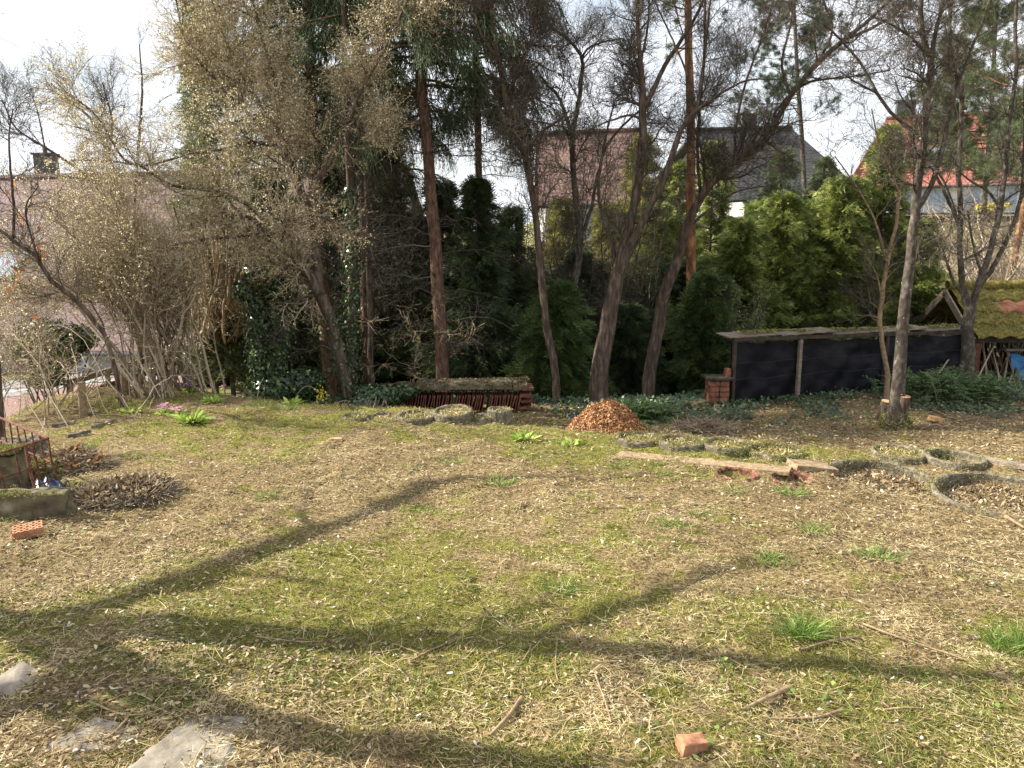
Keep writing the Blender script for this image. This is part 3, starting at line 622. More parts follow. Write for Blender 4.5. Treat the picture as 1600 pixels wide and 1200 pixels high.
house('house', 'pale house with a large red tiled roof and two skylights at the upper right', at(1385, 186, 46), at(1700, 168, 43), 4.6, 3.7, 2.4, 'roof_red', 'white_wall', chimneys=[(.10, .95, .9), (.33, .9, .6)],
      skylights=[(.20, .62, 1.3, 1.0), (.325, .58, .9, 1.2)], hip=1.8, windows=[(.14, 1.1, 2.0, 1.3), (.42, 1.1, 1.8, 1.3), (.6, 1.1, 1.2, 1.3)])
# parked car seen through the hazel stems
def car(px, py, Y, rz):
    g = at(px, py, Y); g[2] = H0(g[0], g[1]) + .12; root = thing('parked_car', 'silver white car parked on the street beyond the hazel stems', 'car', g, rz=rz)
    sec = [(-2.05, .45, .72, .70), (-1.95, .30, .86, .78), (-1.2, .26, .95, .84), (-.6, .25, .97, .86), (.9, .25, .97, .86), (1.6, .28, .93, .82), (2.0, .35, .80, .74), (2.08, .45, .62, .66)]
    def loft(buf, sec, m, k=16):
        V = []
        for x, z0, z1, w in sec:
            for a in np.arange(k) * 6.2832 / k:
                cx, sx = math.cos(a), math.sin(a); V.append((x, w * np.sign(cx) * abs(cx) ** .5, (z0 + z1) / 2 + (z1 - z0) / 2 * np.sign(sx) * abs(sx) ** .5))
        idx = np.arange(len(sec) * k).reshape(len(sec), k); buf.add(V, np.stack([idx[:-1], idx[1:], np.roll(idx, -1, 1)[1:], np.roll(idx, -1, 1)[:-1]], -1), m)
    b = Buf(); loft(b, sec, 'car_paint'); loft(b, [(-1.25, 1.30, 1.40, .50), (-.9, 1.30, 1.45, .60), (.4, 1.30, 1.46, .60), (.8, 1.28, 1.40, .50)], 'car_paint'); b.build('body', root, None, True)
    b = Buf(); loft(b, [(-1.9, .85, .98, .72), (-1.2, .85, 1.38, .62), (.7, .85, 1.38, .62), (1.35, .85, .98, .74)], 'car_glass'); b.build('window', root, None, True)
    for x in (-1.3, 1.3):
        for y in (-.84, .84):
            b = Buf(); a = np.linspace(0, 6.2832, 25); P = np.stack([x + .27 * np.cos(a), 0 * a + y, .31 + .27 * np.sin(a)], 1); tubes(b, P, np.full(25, .075), 8, 'rubber'); w = b.build('wheel', root, None, True)
            b = Buf(); tubes(b, np.array([[x, y - .05, .31], [x, y, .31], [x, y + .05, .31]]), np.array([.02, .20, .02]), 14, 'dark_metal'); b.build('rim', w, None, True)
    for y in (-.55, .55):
        b = Buf(); box(b, (-2.02, y, .68), (.10, .30, .14), 'glass'); b.build('headlight', root)
car(325, 480, 26, 1.9)
g = at(252, 487, 30); g[2] = H0(g[0], g[1]); root = thing('van', 'yellow and white van half hidden by twigs beyond the street', 'van', g, rz=.15)
b = Buf(); rough_box(b, (0, 0, 1.05), (2.2, 1.5, .95), 'car_yellow', n=6, amp=.004); rough_box(b, (.1, 0, 1.62), (1.9, 1.35, .3), 'car_paint', n=6, amp=.003); rough_box(b, (-1.4, 0, .85), (.8, 1.4, .6), 'car_paint', n=6, amp=.004); b.build('body', root)
for x in (-1.3, .75):
    for y in (-.7, .7):
        b = Buf(); a = np.linspace(0, 6.2832, 21); tubes(b, np.stack([x + .25 * np.cos(a), 0 * a + y, .33 + .25 * np.sin(a)], 1), np.full(21, .08), 8, 'rubber'); b.build('wheel', root, None, True)
b = Buf(); box(b, (-1.45, -.72, 1.22), (.5, .03, .3), 'car_glass'); b.build('window', root)
# forsythia-yellow object on the verge at the upper right
g = at(1548, 322, 31); g[2] = H0(g[0], g[1]); root = thing('flowering_shrub', 'low bright yellow flowering shrub on the far verge at the right', 'shrub', g)
b = Buf(); st = np.stack([g + rng.normal(size=(60, 3)) * [.22, .15, 0]] * 4, 1); st += np.linspace(0, 1, 4)[None, :, None] * (rng.normal(size=(60, 1, 3)) * [.2, .2, .05] + [0, 0, .4]); tubes(b, st, np.full((60, 4), .012), 3, 'twig_brown'); b.build('stem', root, g)
b = Buf(); C, T = ptson(st, 2500, .3); diamonds(b, C + rdir(2500) * .05, rdir(2500), rdir(2500), .10, .07, 'petal_yellow'); b.build('flowers', root, g)

# ================================================================== tarp fence
FA = at(1135, 628, 10.2); FB = at(1500, 597, 11.7)
fa = np.array([FA[0], FA[1]]); fb_ = np.array([FB[0], FB[1]]); fd = (fb_ - fa) / np.linalg.norm(fb_ - fa); fl = np.linalg.norm(fb_ - fa); fn = np.array([fd[1], -fd[0]])
TA = at(1135, 526, 10.2)[2]; TB = at(1500, 514, 11.7)[2]
base = np.array([*fa, H(*fa)]); fence = thing('screen_fence', 'low fence hung with black plastic sheeting under a mossy board roof on the right', 'fence', base)
def fpt(u, off, z): p = fa + fd * fl * u + fn * off; return np.array([p[0], p[1], z])
b = Buf(); nu, nv = 90, 22; V = []
for i in range(nu):
    u = i / (nu - 1); zt = TA + (TB - TA) * u - .09; zb = float(H(*(fa + fd * fl * u))) - .05
    for j in range(nv):
        v = j / (nv - 1); wob = .028 * math.sin(u * 31 + v * 3) * math.sin(v * 3.1) + .02 * math.sin(u * 67 + v * 9) * v + (fbm(u * 22, v * 7, 9) - .5) * .05
        V.append(fpt(u, float(wob) + .02, zb + (zt - zb) * (1 - v) + .012 * math.sin(u * 40)))
idx = np.arange(nu * nv).reshape(nu, nv); b.add(V, np.stack([idx[:-1, :-1], idx[:-1, 1:], idx[1:, 1:], idx[1:, :-1]], -1), 'tarp'); b.build('plastic_sheet', fence, base, True)
for u, w in ((.008, .045), (.26, .05), (.62, .05), (.985, .06)):
    b = Buf(); p = fpt(u, .075, 0); zb = float(H(p[0], p[1])) - .2; zt = TA + (TB - TA) * u - .03
    rough_box(b, (p[0], p[1], (zb + zt) / 2), (w, w, zt - zb), 'wood_old' if u == .26 else 'wood_dark', math.atan2(fd[1], fd[0]), 8, .003, tilt=(.02 * (u - .5), 0)); b.build('post', fence, base)
for k in range(5):
    u0, u1 = k / 5 - .015, (k + 1) / 5 + .0; um = (u0 + u1) / 2; p = fpt(um, -.07, TA + (TB - TA) * um + .02 + .012 * (k % 2))
    b = Buf(); rough_box(b, p, ((u1 - u0) * fl, .32, .018), 'wood_old', math.atan2(fd[1], fd[0]), 12, .006, tilt=(-.008 - .01 * (k % 2), .06)); b.build('roof_board', fence, base)
b = Buf(); rough_box(b, fpt(.5, .085, (TA + TB) / 2 - .03), (fl * 1.0, .035, .05), 'wood_dark', math.atan2(fd[1], fd[0]), 10, .004, tilt=(-math.atan2(TB - TA, fl), 0)); b.build('rail', fence, base)
b = Buf(); n = 5200; u = rng.random(n); o_ = rng.uniform(-.2, .07, n); k = fbm(u * 14, o_ * 5, 77) > .52; u, o_ = u[k], o_[k]; n = len(u)
C = np.array([fpt(a_, c_, TA + (TB - TA) * a_ + .045) for a_, c_ in zip(u, o_)]); diamonds(b, C, rdir(n) * [1, 1, .5] + [0, 0, .6], rdir(n), rng.uniform(.015, .04, n), .02, 'moss'); b.build('moss', fence, base)

for zf_ in (.38, .62):
    b = Buf(); P = np.array([fpt(u, .062 + .01 * math.sin(u * 50), (TA + (TB - TA) * u) * zf_ + float(H(*(fa + fd * fl * u))) * (1 - zf_) + .006 * math.sin(u * 37)) for u in np.linspace(0, 1, 40)]); tubes(b, P, np.full(40, .0016), 5, 'dark_metal'); b.build('wire', fence, base, True)
# ================================================================== wood shed with mossy tiles
R0 = at(1482, 451, 12.5); sx0 = R0[0]; zr = R0[2]; zf = at(1530, 527, 11.65)[2]; yf, yr, yb = 11.65, 12.5, 13.35; SL = 2.6
gz = float(H(sx0 + .6, 12.4)); base = np.array([sx0 + SL / 2, yr, gz]); shed = thing('wood_shed', 'small open wood shed with a mossy clay tile roof at the right edge', 'shed', base)
b = Buf()   # tiles, course by course, front and back
nc = 4
for side, (ye_, sg) in enumerate(((yf, -1), (yb, 1))):
    for c in range(nc):
        for k in range(9):
            t0_, t1_ = c / nc, (c + 1) / nc + .07; x = sx0 + .02 + k * .29 + .145; zz = lambda t: zr + .03 + (zf - zr) * t; yy = lambda t: yr + (ye_ - yr) * t
            n = 9; V = []
            lift = .05
            for i in range(n):
                xx = -.15 + .3 * i / (n - 1); hump = .022 * math.cos(i / (n - 1) * 6.283 * 1.0 + 2.2)
                for t, l in ((t0_, 0.0), (t1_, lift)): V.append((x + xx, yy(t), zz(t) + hump + l))
                V.append((x + xx, yy(t1_) , zz(t1_) + hump + lift - .028))
            idx = np.arange(n * 3).reshape(n, 3); Q = np.stack([idx[:-1, :-1], idx[:-1, 1:], idx[1:, 1:], idx[1:, :-1]], -1).reshape(-1, 4)
            red = side == 0 and ((c == 1 and k in (2, 3, 4)) or (c == 2 and k in (3, 4)) or (c == 0 and k == 5) or (c==1 and k==7)) 
            b.add(V, Q, 'tile_clay' if red else 'roof_moss', rng.random())
rf = b.build('tiled_roof', shed, base, True)
b = Buf(); n = 9000; x = sx0 + rng.random(n) * SL; t = rng.random(n); k = fbm(x * 5, t * 6, 88) > .42; x, t = x[k], t[k]; n = len(x)
yy = yr + (yf - yr) * t; zz_ = zr + (zf - zr) * t + .055 + .035 * ((t * nc) % 1)
red = ((t > .27) & (t < .49) & (x > sx0 + .62) & (x < sx0 + 1.45)) | ((t > .52) & (t < .74) & (x > sx0 + .9) & (x < sx0 + 1.45)); k = ~red | (rng.random(n) < .12)
C = np.stack([x, yy, zz_], 1)[k]; n = len(C); diamonds(b, C, rdir(n) + [0, -.3, .8], rdir(n), rng.uniform(.01, .025, n), .012, 'moss'); m_ = b.build('moss_cushion', rf, base)
b = Buf()
for k in range(8):
    P = np.array([[sx0 - .02 + k * .33, yr, zr + .05], [sx0 + .17 + k * .33, yr, zr + .065], [sx0 + .34 + k * .33, yr, zr + .05]]); tubes(b, P, np.array([.075, .085, .075]), 10, 'roof_moss', .5)
b.build('ridge_tile', rf, base, True)
def plank(buf, a, c, w, th, m='wood_old', ex=(0, 0, 1)):
    a = np.array(a, float); c = np.array(c, float); d = norm(c - a); e = np.array(ex, float); s_ = norm(np.cross(d, e)); n_ = np.cross(s_, d)
    V = []
    for p in (a, c):
        for i, j in ((-1, -1), (1, -1), (1, 1), (-1, 1)): V.append(p + s_ * th / 2 * i + n_ * w / 2 * j)
    buf.add(V, [[0, 1, 2, 3], [4, 7, 6, 5], [0, 4, 5, 1], [1, 5, 6, 2], [2, 6, 7, 3], [3, 7, 4, 0]], m)
for ye_ in (yf, yb):
    b = Buf(); plank(b, (sx0 - .05, yr, zr - .06), (sx0 - .05, ye_ - .05 * np.sign(yr - ye_), zf - .05), .11, .03); b.build('barge_board', shed, base)
b = Buf(); plank(b, (sx0, yf + .1, zf - .045), (sx0 + SL, yf + .1, zf - .045), .09, .06, 'wood_dark'); plank(b, (sx0, yb - .1, zf - .045), (sx0 + SL, yb - .1, zf - .045), .09, .06, 'wood_dark')
plank(b, (sx0 + .05, yf + .15, zf - .05), (sx0 + .05, yb - .15, zf - .05), .1, .07, 'wood_old'); b.build('beam', shed, base)
for x, y in ((sx0 + .12, yf + .14), (sx0 + .12, yb - .14), (sx0 + SL - .1, yf + .14), (sx0 + SL - .1, yb - .14)):
    b = Buf(); z0 = float(H(x, y)) - .1; rough_box(b, (x, y, (z0 + zf - .1) / 2), (.11, .11, zf - .1 - z0), 'wood_old' if y > yr else 'rust', 0, 8, .004); b.build('post', shed, base)
b = Buf()
for k in range(11): plank(b, (sx0 + .1 + k * .24, yb - .2, gz - .1), (sx0 + .1 + k * .24, yb - .2, zf), .02, .2, 'wood_dark', (0, 1, 0))
b.build('back_wall', shed, base)
# things in and around the shed
b = Buf(); p = np.array([sx0 + .95, yf + .34, 0]); p[2] = float(H(p[0], p[1])); nn = 40; V = []
for i in range(nn):
    for j in range(16):
        u, v = i / (nn - 1), j / 15; V.append((p[0] - .22 + 1.6 * u, p[1] - .05 - .28 * v + .03 * math.sin(u * 30 + v * 5), p[2] + .40 * (1 - v) ** .7 + .045 * math.sin(u * 23 + v * 7) + (fbm(u * 9, v * 6, 5) - .5) * .1))
idx = np.arange(nn * 16).reshape(nn, 16); b.add(V, np.stack([idx[:-1, :-1], idx[:-1, 1:], idx[1:, 1:], idx[1:, :-1]], -1), 'blue'); tag(b.build('tarpaulin', None, p, True), 'crumpled blue tarpaulin draped over the pile under the mossy shed roof', 'tarpaulin')
b = Buf(); rough_box(b, (p[0] + .5, p[1] + .05, p[2] + .475), (1.5, .13, .04), 'wood_old', .02, 12, .004); tag(b.build('plank', None, p), 'grey plank lying on top of the blue tarpaulin in the shed', 'plank')
for k, (dx, dy, h_, m, lab) in enumerate(((-.30, .1, .82, 'wood_old', 'grey upright board leaning between the black fence and the shed'), (-.16, .04, .75, 'wood_old', 'pale slanting slat leaning beside the forked tree at the shed corner'), (-.42, .2, .70, 'clay_light', 'reddish weathered board standing at the right end of the black fence'))):
    b = Buf(); x, y = sx0 + dx, yf + .35 + dy; z = float(H(x, y)); plank(b, (x - .05, y, z - .05), (x + .06 * (k + .3), y + .06, z + h_), .02, (.16, .05, .10)[k], m, (0, 1, 0)); tag(b.build('board', None, (x, y, z)), lab, 'board')
# brick pier left of the black fence
p = at(1119, 632, 10.1); p[2] = float(H(p[0], p[1])); root = thing('brick_pier', 'short square stack of red bricks at the left end of the black fence', 'pier', p)
b = Buf()
for c in range(5):
    for k in range(2):
        for j in range(2):
            q = (k - .5) * .128, (j - .5) * .128
            if c % 2: q = q[1], q[0]
            rough_box(b, (p[0] + q[0] + rng.normal() * .003, p[1] + q[1], p[2] + .02 + c * .072 + .0), (.124, .124, .068), 'brick', .1, 4, .002)
b.build('bricks', root, p)
b = Buf(); rough_box(b, (p[0], p[1], p[2] + .375), (.33, .31, .035), 'wood_dark', .1, 6, .004); rough_box(b, (p[0] + .12, p[1] - .02, p[2] + .44), (.06, .09, .12), 'brick', .3, 4, .004); b.build('cap', root, p)

# ================================================================== roof tile stack under mossy bark slabs
ZS = 9.55; a_ = at(600, 640, ZS); c_ = at(826, 640, ZS); gz = float(H((a_[0] + c_[0]) / 2, ZS)); ztop = at(700, 606, ZS)[2]
th = .225; rows_z = [ztop - th * 2 + .02, ztop - th + .005]
tb = Buf(); V = []; n = 7
for i in range(n):
    xx = 0.012 * math.cos(i / (n - 1) * 6.283)
    for j in range(2): V.append((xx - .008 + .016 * 0, -.17 + .34 * i / (n - 1), -th / 2 + th * j))
for i in range(n):
    xx = 0.012 * math.cos(i / (n - 1) * 6.283) + .013
    for j in range(2): V.append((xx - .008, -.17 + .34 * i / (n - 1), -th / 2 + th * j))
idx = np.arange(n * 2).reshape(n, 2); jdx = idx + n * 2
Q = [[idx[i, 0], idx[i, 1], idx[i + 1, 1], idx[i + 1, 0]] for i in range(n - 1)] + [[jdx[i, 0], jdx[i + 1, 0], jdx[i + 1, 1], jdx[i, 1]] for i in range(n - 1)]
Q += [[idx[i, 1], jdx[i, 1], jdx[i + 1, 1], idx[i + 1, 1]] for i in range(n - 1)] + [[idx[i, 0], idx[i + 1, 0], jdx[i + 1, 0], jdx[i, 0]] for i in range(n - 1)] + [[0, 2 * n, 2 * n + 1, 1], [2 * n - 2, 2 * n - 1, 4 * n - 1, 4 * n - 2]]
tb.add(V, Q, 'clay', .6); tile0 = tb.build('roof_tile')
x0, x1 = a_[0], c_[0] - .12; step = .0345; k = 0; x = x0
while x < x1:
    for r_, z in enumerate(rows_z):
        if r_ == 0 and x > x1 - .0: continue
        if rng.random() < .04: continue
        t_ = tile0 if k == 0 else tile0.copy()
        if k: COL.objects.link(t_)
        t_.location = (x + rng.normal() * .003, ZS + .17 + rng.normal() * .014, z); t_.rotation_euler = (rng.normal() * .012, (.22 if r_ else .16) + rng.normal() * .05, rng.normal() * .015)
        if x < x0 + .25: t_.rotation_euler[1] = .45 + rng.normal() * .1
        tag(t_, 'dark red clay roof tile stacked on edge ' + ('in the upper row' if r_ else 'in the lower row') + ' under the mossy bark boards', 'roof tile', 'roof tiles stacked on edge in the ' + ('upper row' if r_ else 'lower row'))
        k += 1
    x += step
for k, (zz, dy, ln_) in enumerate(((gz + .06, 0, .34), (gz + .14, .02, .33), (gz + .22, -.01, .36), (gz + .30, .015, .33))):
    b = Buf(); rough_box(b, (c_[0] - .04 + .02 * (k % 2), ZS + .18 + dy, zz), (.15, ln_, .035), 'clay', .05 * (k - 1), 5, .003)
    tag(b.build('roof_tile', None, (c_[0], ZS, zz)), ['lowest', 'second', 'third', 'topmost'][k] + ' of the four tiles laid flat at the right end of the tile stack', 'roof tile', 'flat tiles at the end of the stack')
# mossy bark slabs: long curved shells on top
def bark_slab(px0, px1, py, tilt, label, zoff=0, rr=.15):
    A = at(px0, py, ZS + .05); B = at(px1, py - tilt, ZS + .08); A[2] = ztop + zoff; B[2] = ztop + zoff + .01; n, k = 60, 14; V = []
    for i in range(n):
        u = i / (n - 1); c = A + (B - A) * u; e = fbm(u * 9, 1, 31) - .5
        for j in range(k):
            a = math.radians(-10 + 200 * j / (k - 1)); r_ = rr * (1 + .25 * (float(fbm(u * 16, j * .55, 33)) - .5) + .2 * e); V.append(c + np.array([0, -math.cos(a) * r_ * 1.5 + .12, math.sin(a) * r_ * .62 - (.03 if j in (0, k - 1) else 0)]))
    idx = np.arange(n * k).reshape(n, k); b = Buf(); b.add(V, np.stack([idx[:-1, :-1], idx[1:, :-1], idx[1:, 1:], idx[:-1, 1:]], -1), 'mossy_concrete')
    nm = 2500; C = np.array(V)[rng.integers(0, len(V), nm)]; kk = fbm(C[:, 0] * 5, C[:, 1] * 9, 35) > .5; C = C[kk] + rdir(kk.sum()) * .01
    diamonds(b, C, rdir(len(C)) + [0, 0, .7], rdir(len(C)), .03, .014, 'bud_brown')
    return tag(b.build('bark_slab', None, A, False), label, 'bark slab', 'mossy bark slabs on the tile stack')
bark_slab(653, 800, 600, 2, 'long mossy bark slab covering the middle of the clay tile stack', .0, .095)
bark_slab(802, 824, 597, 0, 'short green mossy bark slab at the right end of the tile stack', .0, .105)
bark_slab(598, 662, 606, 3, 'thin mossy bark slab half under ivy at the left end of the tile stack', -.03, .07)

# ================================================================== planting rings
def ring(px, py, rpx, h=.22, up=.05, label='', m='concrete', tilt=(0, 0), wall=.035, fill=True, name='planter_ring', cat='planter ring', group='concrete planter rings', mossy=0, ribs=0, mfill='mossy_concrete', litter=0):
    g = gnd(px, py); dm = [d_ for d_, k_ in zip(DIMP, DKEY) if k_ == (px, py)]; dd_ = 0
    if dm: g = np.array([dm[0][0], dm[0][1], 0]); dd_ = dm[0][3]
    R_ = rpx / F * g[1] * 1.03; base = np.array([g[0], g[1], H(g[0], g[1]) + dd_]); root = thing(name, label, cat, base, group)
    root.rotation_euler = (tilt[0], tilt[1], 0)
    n = 56; a = np.arange(n) * 6.28318 / n; prof = [(R_ - wall, up - h * .85), (R_ - wall, up - .012), (R_ - wall + .010, up), (R_ - .010, up), (R_, up - .012), (R_, up - .05), (R_ * 1.0, up - .10), (R_ * .995, up - h)]
    V = []
    for i in range(n):
        for j, (r_, z) in enumerate(prof):
            w = r_ * (1 + .010 * math.sin(a[i] * 5 + j) + .02 * (vn(a[i] * 9, j * .8, 3) - .5) + (ribs * .012 * (i % 2) if j >= 4 else 0)); V.append((w * math.cos(a[i]), w * math.sin(a[i]), z + .014 * (float(vn(a[i] * 5, px, 8)) - .5)))
    idx = np.arange(n * len(prof)).reshape(n, len(prof)); nx = np.roll(idx, -1, 0); b = Buf(); b.add(V, np.stack([idx[:, :-1], idx[:, 1:], nx[:, 1:], nx[:, :-1]], -1)[..., ::-1], m); b.build('rim', root, None)
    if mossy:
        b = Buf(); k = int(mossy * R_ * 16000); aa = rng.random(k) * 6.283; keep = fbm(np.cos(aa) * 2 + px, np.sin(aa) * 2, 3) > .42; aa = aa[keep]; k = len(aa); rr_ = R_ - wall / 2 + rng.normal(size=k) * .022; C = np.stack([rr_ * np.cos(aa), rr_ * np.sin(aa), up - np.abs(rng.normal(size=k)) * .012 - np.abs(rr_ - R_ + wall / 2) * .6 + .004], 1)
        diamonds(b, C, rdir(k) * .7 + [0, 0, .8], rdir(k), rng.uniform(.007, .017, k), .006, 'moss'); mossb = b
    if fill:
        b = mossb if mossy else Buf(); nr = 8; V = [];
        for j in range(nr + 1):
            for i in range(n): r_ = (R_ - wall * .6) * j / nr; V.append((r_ * math.cos(a[i]), r_ * math.sin(a[i]), up - .035 - dd_ + .03 * (float(fbm(r_ * 9 * math.cos(a[i]), r_ * 9 * math.sin(a[i]), 5)) - .5)))
        idx = np.arange((nr + 1) * n).reshape(nr + 1, n); nx = np.roll(idx, -1, 1); b.add(V, np.stack([idx[:-1], idx[1:], nx[1:], nx[:-1]], -1), mfill)
        k = int(14000 * R_ * R_ * 3.1); rr_ = np.sqrt(rng.random(k)) * (R_ - wall); aa = rng.random(k) * 6.283; C = np.stack([rr_ * np.cos(aa), rr_ * np.sin(aa), np.full(k, up - .028 - dd_)], 1)
        sm = rng.random(k) < (.06 if litter else .45 * min(1, mossy + .25)); diamonds(b, C[sm], rdir(sm.sum()) * .7 + [0, 0, .6], rdir(sm.sum()), .018, .008, 'moss'); nsm = ~sm; diamonds(b, C[nsm], rdir(nsm.sum(), .25), [0, 0, 1] + rdir(nsm.sum()) * .4, rng.uniform(.02, .06, nsm.sum()), .008, 'straw') if not litter else diamonds(b, C[nsm], rdir(nsm.sum(), .3), [0, 0, 1] + rdir(nsm.sum()) * .5, rng.uniform(.02, .07, nsm.sum()), rng.uniform(.004, .022, nsm.sum()), 'litter'); b.build('soil_fill', root, None)
    return root
ring(603, 657, 31, .25, .035, 'leftmost shallow planter ring, nearly sunk into the lawn before the tile stack', tilt=(.05, .0), mossy=.25)
ring(651, 656, 30, .25, .055, 'second planter ring from the left, filled with moss, in front of the tile stack', tilt=(.05, 0), mossy=.4)
ring(708, 654, 31, .3, .085, 'larger tilted planter ring with onion grass growing behind it', tilt=(.10, -.04), mossy=.3)
ring(752, 656, 19, .25, .04, 'small mossy planter ring squeezed between two larger rings before the tile stack', mossy=1.)
ring(781, 657, 19, .3, .115, 'small upright ribbed planter ring at the right end of the row before the tile stack', ribs=1, mossy=.3)
ring(555, 652, 22, .2, .02, 'sunken planter ring edge left of the row before the tile stack', mossy=.6)
ring(1066, 696, 37, .25, .05, 'yellow mossy planter ring just right of the wood chip heap', mossy=1.2)
ring(1136, 701, 38, .25, .05, 'mossy planter ring between the chip heap and the long weathered plank', mossy=1.6)
ring(998, 690, 36, .25, .045, 'moss covered planter ring at the foot of the wood chip heap', mossy=1.2)
ring(1212, 711, 42, .25, .045, 'mossy planter ring behind the end of the long plank', mossy=1.8)
ring(1372, 750, 82, .34, .02, 'large round concrete ring bed full of litter, third object right of the plank', tilt=(.10, -.03), mossy=.5, wall=.036, mfill='litter', litter=1)
ring(1568, 778, 104, .34, .03, 'largest concrete ring bed at the right edge of the lawn', tilt=(.05, -.02), mossy=.35, wall=.04, mfill='litter', litter=1)
ring(1490, 722, 46, .25, .05, 'pale planter ring with a grass tuft behind the two large ring beds', tilt=(0, .03), mossy=.3)
ring(1405, 716, 42, .25, .06, 'pale sunken planter ring behind the large round ring bed', mossy=.6)
ring(1152, 741, 34, .16, .008, 'reddish clay pot rim sunk in the ground beside the long plank', m='clay', name='clay_pot', cat='pot', group=None, wall=.022, mfill='litter')
ring(1238, 748, 34, .16, .010, 'reddish clay pot rim sunk before the pale end of the plank', m='clay', name='clay_pot', cat='pot', group=None, wall=.022, mfill='litter')

def lay_plank(p0, p1, w, th, label, m='wood_old', name='plank', cat='plank', group=None, amp=.004, rise=.02, sub=20):
    a = gnd(*p0); c = gnd(*p1); L = np.linalg.norm((c - a)[:2]); mid = (a + c) / 2; mid[2] = max(H(*mid[:2]), (H(*a[:2]) + H(*c[:2])) / 2) + rise; b = Buf()
    rough_box(b, mid, (L, w, th), m, math.atan2(c[1] - a[1], c[0] - a[0]), sub, amp, tilt=(-math.atan2(float(H(*c[:2]) - H(*a[:2])), L), 0)); return tag(b.build(name, None, mid), label, cat, group)
lay_plank((965, 712), (1235, 738), .16, .03, 'long weathered brown plank lying along the lawn edge', 'bark_stick', rise=.008)
lay_plank((1236, 730), (1300, 738), .19, .05, 'short pale end board beside the large round ring bed', 'bark_stick')
lay_plank((1540, 722), (1640, 742), .07, .04, 'narrow pale board on the ground behind the right ring beds')
# edging stones at the left
for (p0, p1, lab) in (((82, 668), (118, 662), 'left dark curved edging stone by the wooden post'), ((145, 670), (180, 660), 'right grey edging stone on the left of the lawn'), ((105, 686), (140, 678), 'lowest thin edging stone on the left of the lawn'), ((135, 650), (160, 646), 'short pale edging piece beside the wooden post')):
    lay_plank(p0, p1, .04, .06, lab, 'concrete', 'edging_stone', 'edging stone', 'edging stones on the left', .009, .0, 12)

# paving slabs
for quad, lab in (([(300, 1108), (392, 1122), (352, 1215), (190, 1215)], 'largest grey concrete paving slab at the lower left'), ([(150, 1122), (240, 1140), (170, 1178), (60, 1172)], 'half buried paving slab left of the largest slab'), ([(40, 1042), (72, 1052), (45, 1085), (-30, 1082)], 'small paving slab at the left edge of the photo')):
    P = np.array([gnd(*q) for q in quad]); P[:, 2] = H(P[:, 0], P[:, 1]).max() * .6 + H(P[:, 0], P[:, 1]).mean() * .4 + .004; n = 14; V = []
    for i in range(n):
        for j in range(n):
            u, v = i / (n - 1), j / (n - 1); q = (P[0] * (1 - u) + P[1] * u) * (1 - v) + (P[3] * (1 - u) + P[2] * u) * v; e = min(u, v, 1 - u, 1 - v)
            q = q + np.array([(vn(u * 6, v * 6, 1) - .5) * .03 * (e < .01), (vn(u * 6, v * 6, 2) - .5) * .03 * (e < .01), (fbm(u * 5, v * 5, 4) - .5) * .008 - (.012 if e < .01 else 0)]); V.append(q)
    T_ = np.array(V); Bt = T_ - [0, 0, .05]; idx = np.arange(n * n).reshape(n, n); b = Buf(); b.add(T_, np.stack([idx[:-1, :-1], idx[:-1, 1:], idx[1:, 1:], idx[1:, :-1]], -1), 'slab')
    loop = list(idx[0, :]) + list(idx[1:, -1]) + list(idx[-1, -2::-1]) + list(idx[-2:0:-1, 0]); V2 = np.concatenate([T_[loop], Bt[loop]]); m_ = len(loop); b.add(V2, [[i, (i + 1) % m_, m_ + (i + 1) % m_, m_ + i] for i in range(m_)], 'slab')
    tag(b.build('paving_slab', None, P.mean(0)), lab, 'paving slab', 'paving slabs in the lawn')

# bricks
g = gnd(1082, 1172); b = Buf(); rough_box(b, (g[0], g[1], H(g[0], g[1]) + .024), (.105, .058, .045), 'clay_light', .35, 10, .007, tilt=(.1, .1)); tag(b.build('brick_fragment', None, g), 'broken orange brick fragment in the foreground grass', 'brick')
g = gnd(45, 838); g[2] = H(g[0], g[1]); root = thing('perforated_brick', 'hollow perforated brick lying beside the mossy concrete trough', 'brick', g, rz=.55); root.rotation_euler = (.12, -.06, .55)
root.location.z += .035; root.scale = (.74, .74, .74); b = Buf(); L_, W_, Hh = .21, .145, .07; n = 4; nx_, ny_ = 5, 3
# top plate with round holes built from cells
for i in range(nx_):
    for j in range(ny_):
        cx = -L_ / 2 + L_ * (i + .5) / nx_; cy = -W_ / 2 + W_ * (j + .5) / ny_; hx, hy = L_ / nx_ / 2, W_ / ny_ / 2; k = 12; V = []
        for q in range(k):
            a = q * 6.28318 / k; c0, s0 = math.cos(a), math.sin(a); sc_ = 1 / max(abs(c0), abs(s0)); V += [(cx + c0 * sc_ * hx, cy + s0 * sc_ * hy, Hh / 2), (cx + c0 * .0125, cy + s0 * .0135, Hh / 2), (cx + c0 * .0125, cy + s0 * .0135, -Hh / 2 + .005)]
        b.add(V, [[q * 3, ((q + 1) % k) * 3, ((q + 1) % k) * 3 + 1, q * 3 + 1] for q in range(k)] + [[q * 3 + 1, ((q + 1) % k) * 3 + 1, ((q + 1) % k) * 3 + 2, q * 3 + 2] for q in range(k)], 'clay_light', .5)
for i in range(14):
    u0, u1 = -L_ / 2 + L_ * i / 14, -L_ / 2 + L_ * (i + 1) / 14; um = (u0 + u1) / 2
    for sg in (-1, 1):
        y = sg * W_ / 2; b.add([(u0, y, -Hh / 2), (um, y + sg * .004, -Hh / 2), (um, y + sg * .004, Hh / 2), (u0, y, Hh / 2), (u1, y, -Hh / 2), (u1, y, Hh / 2)], [[0, 1, 2, 3], [1, 4, 5, 2]], 'clay_light', .4)
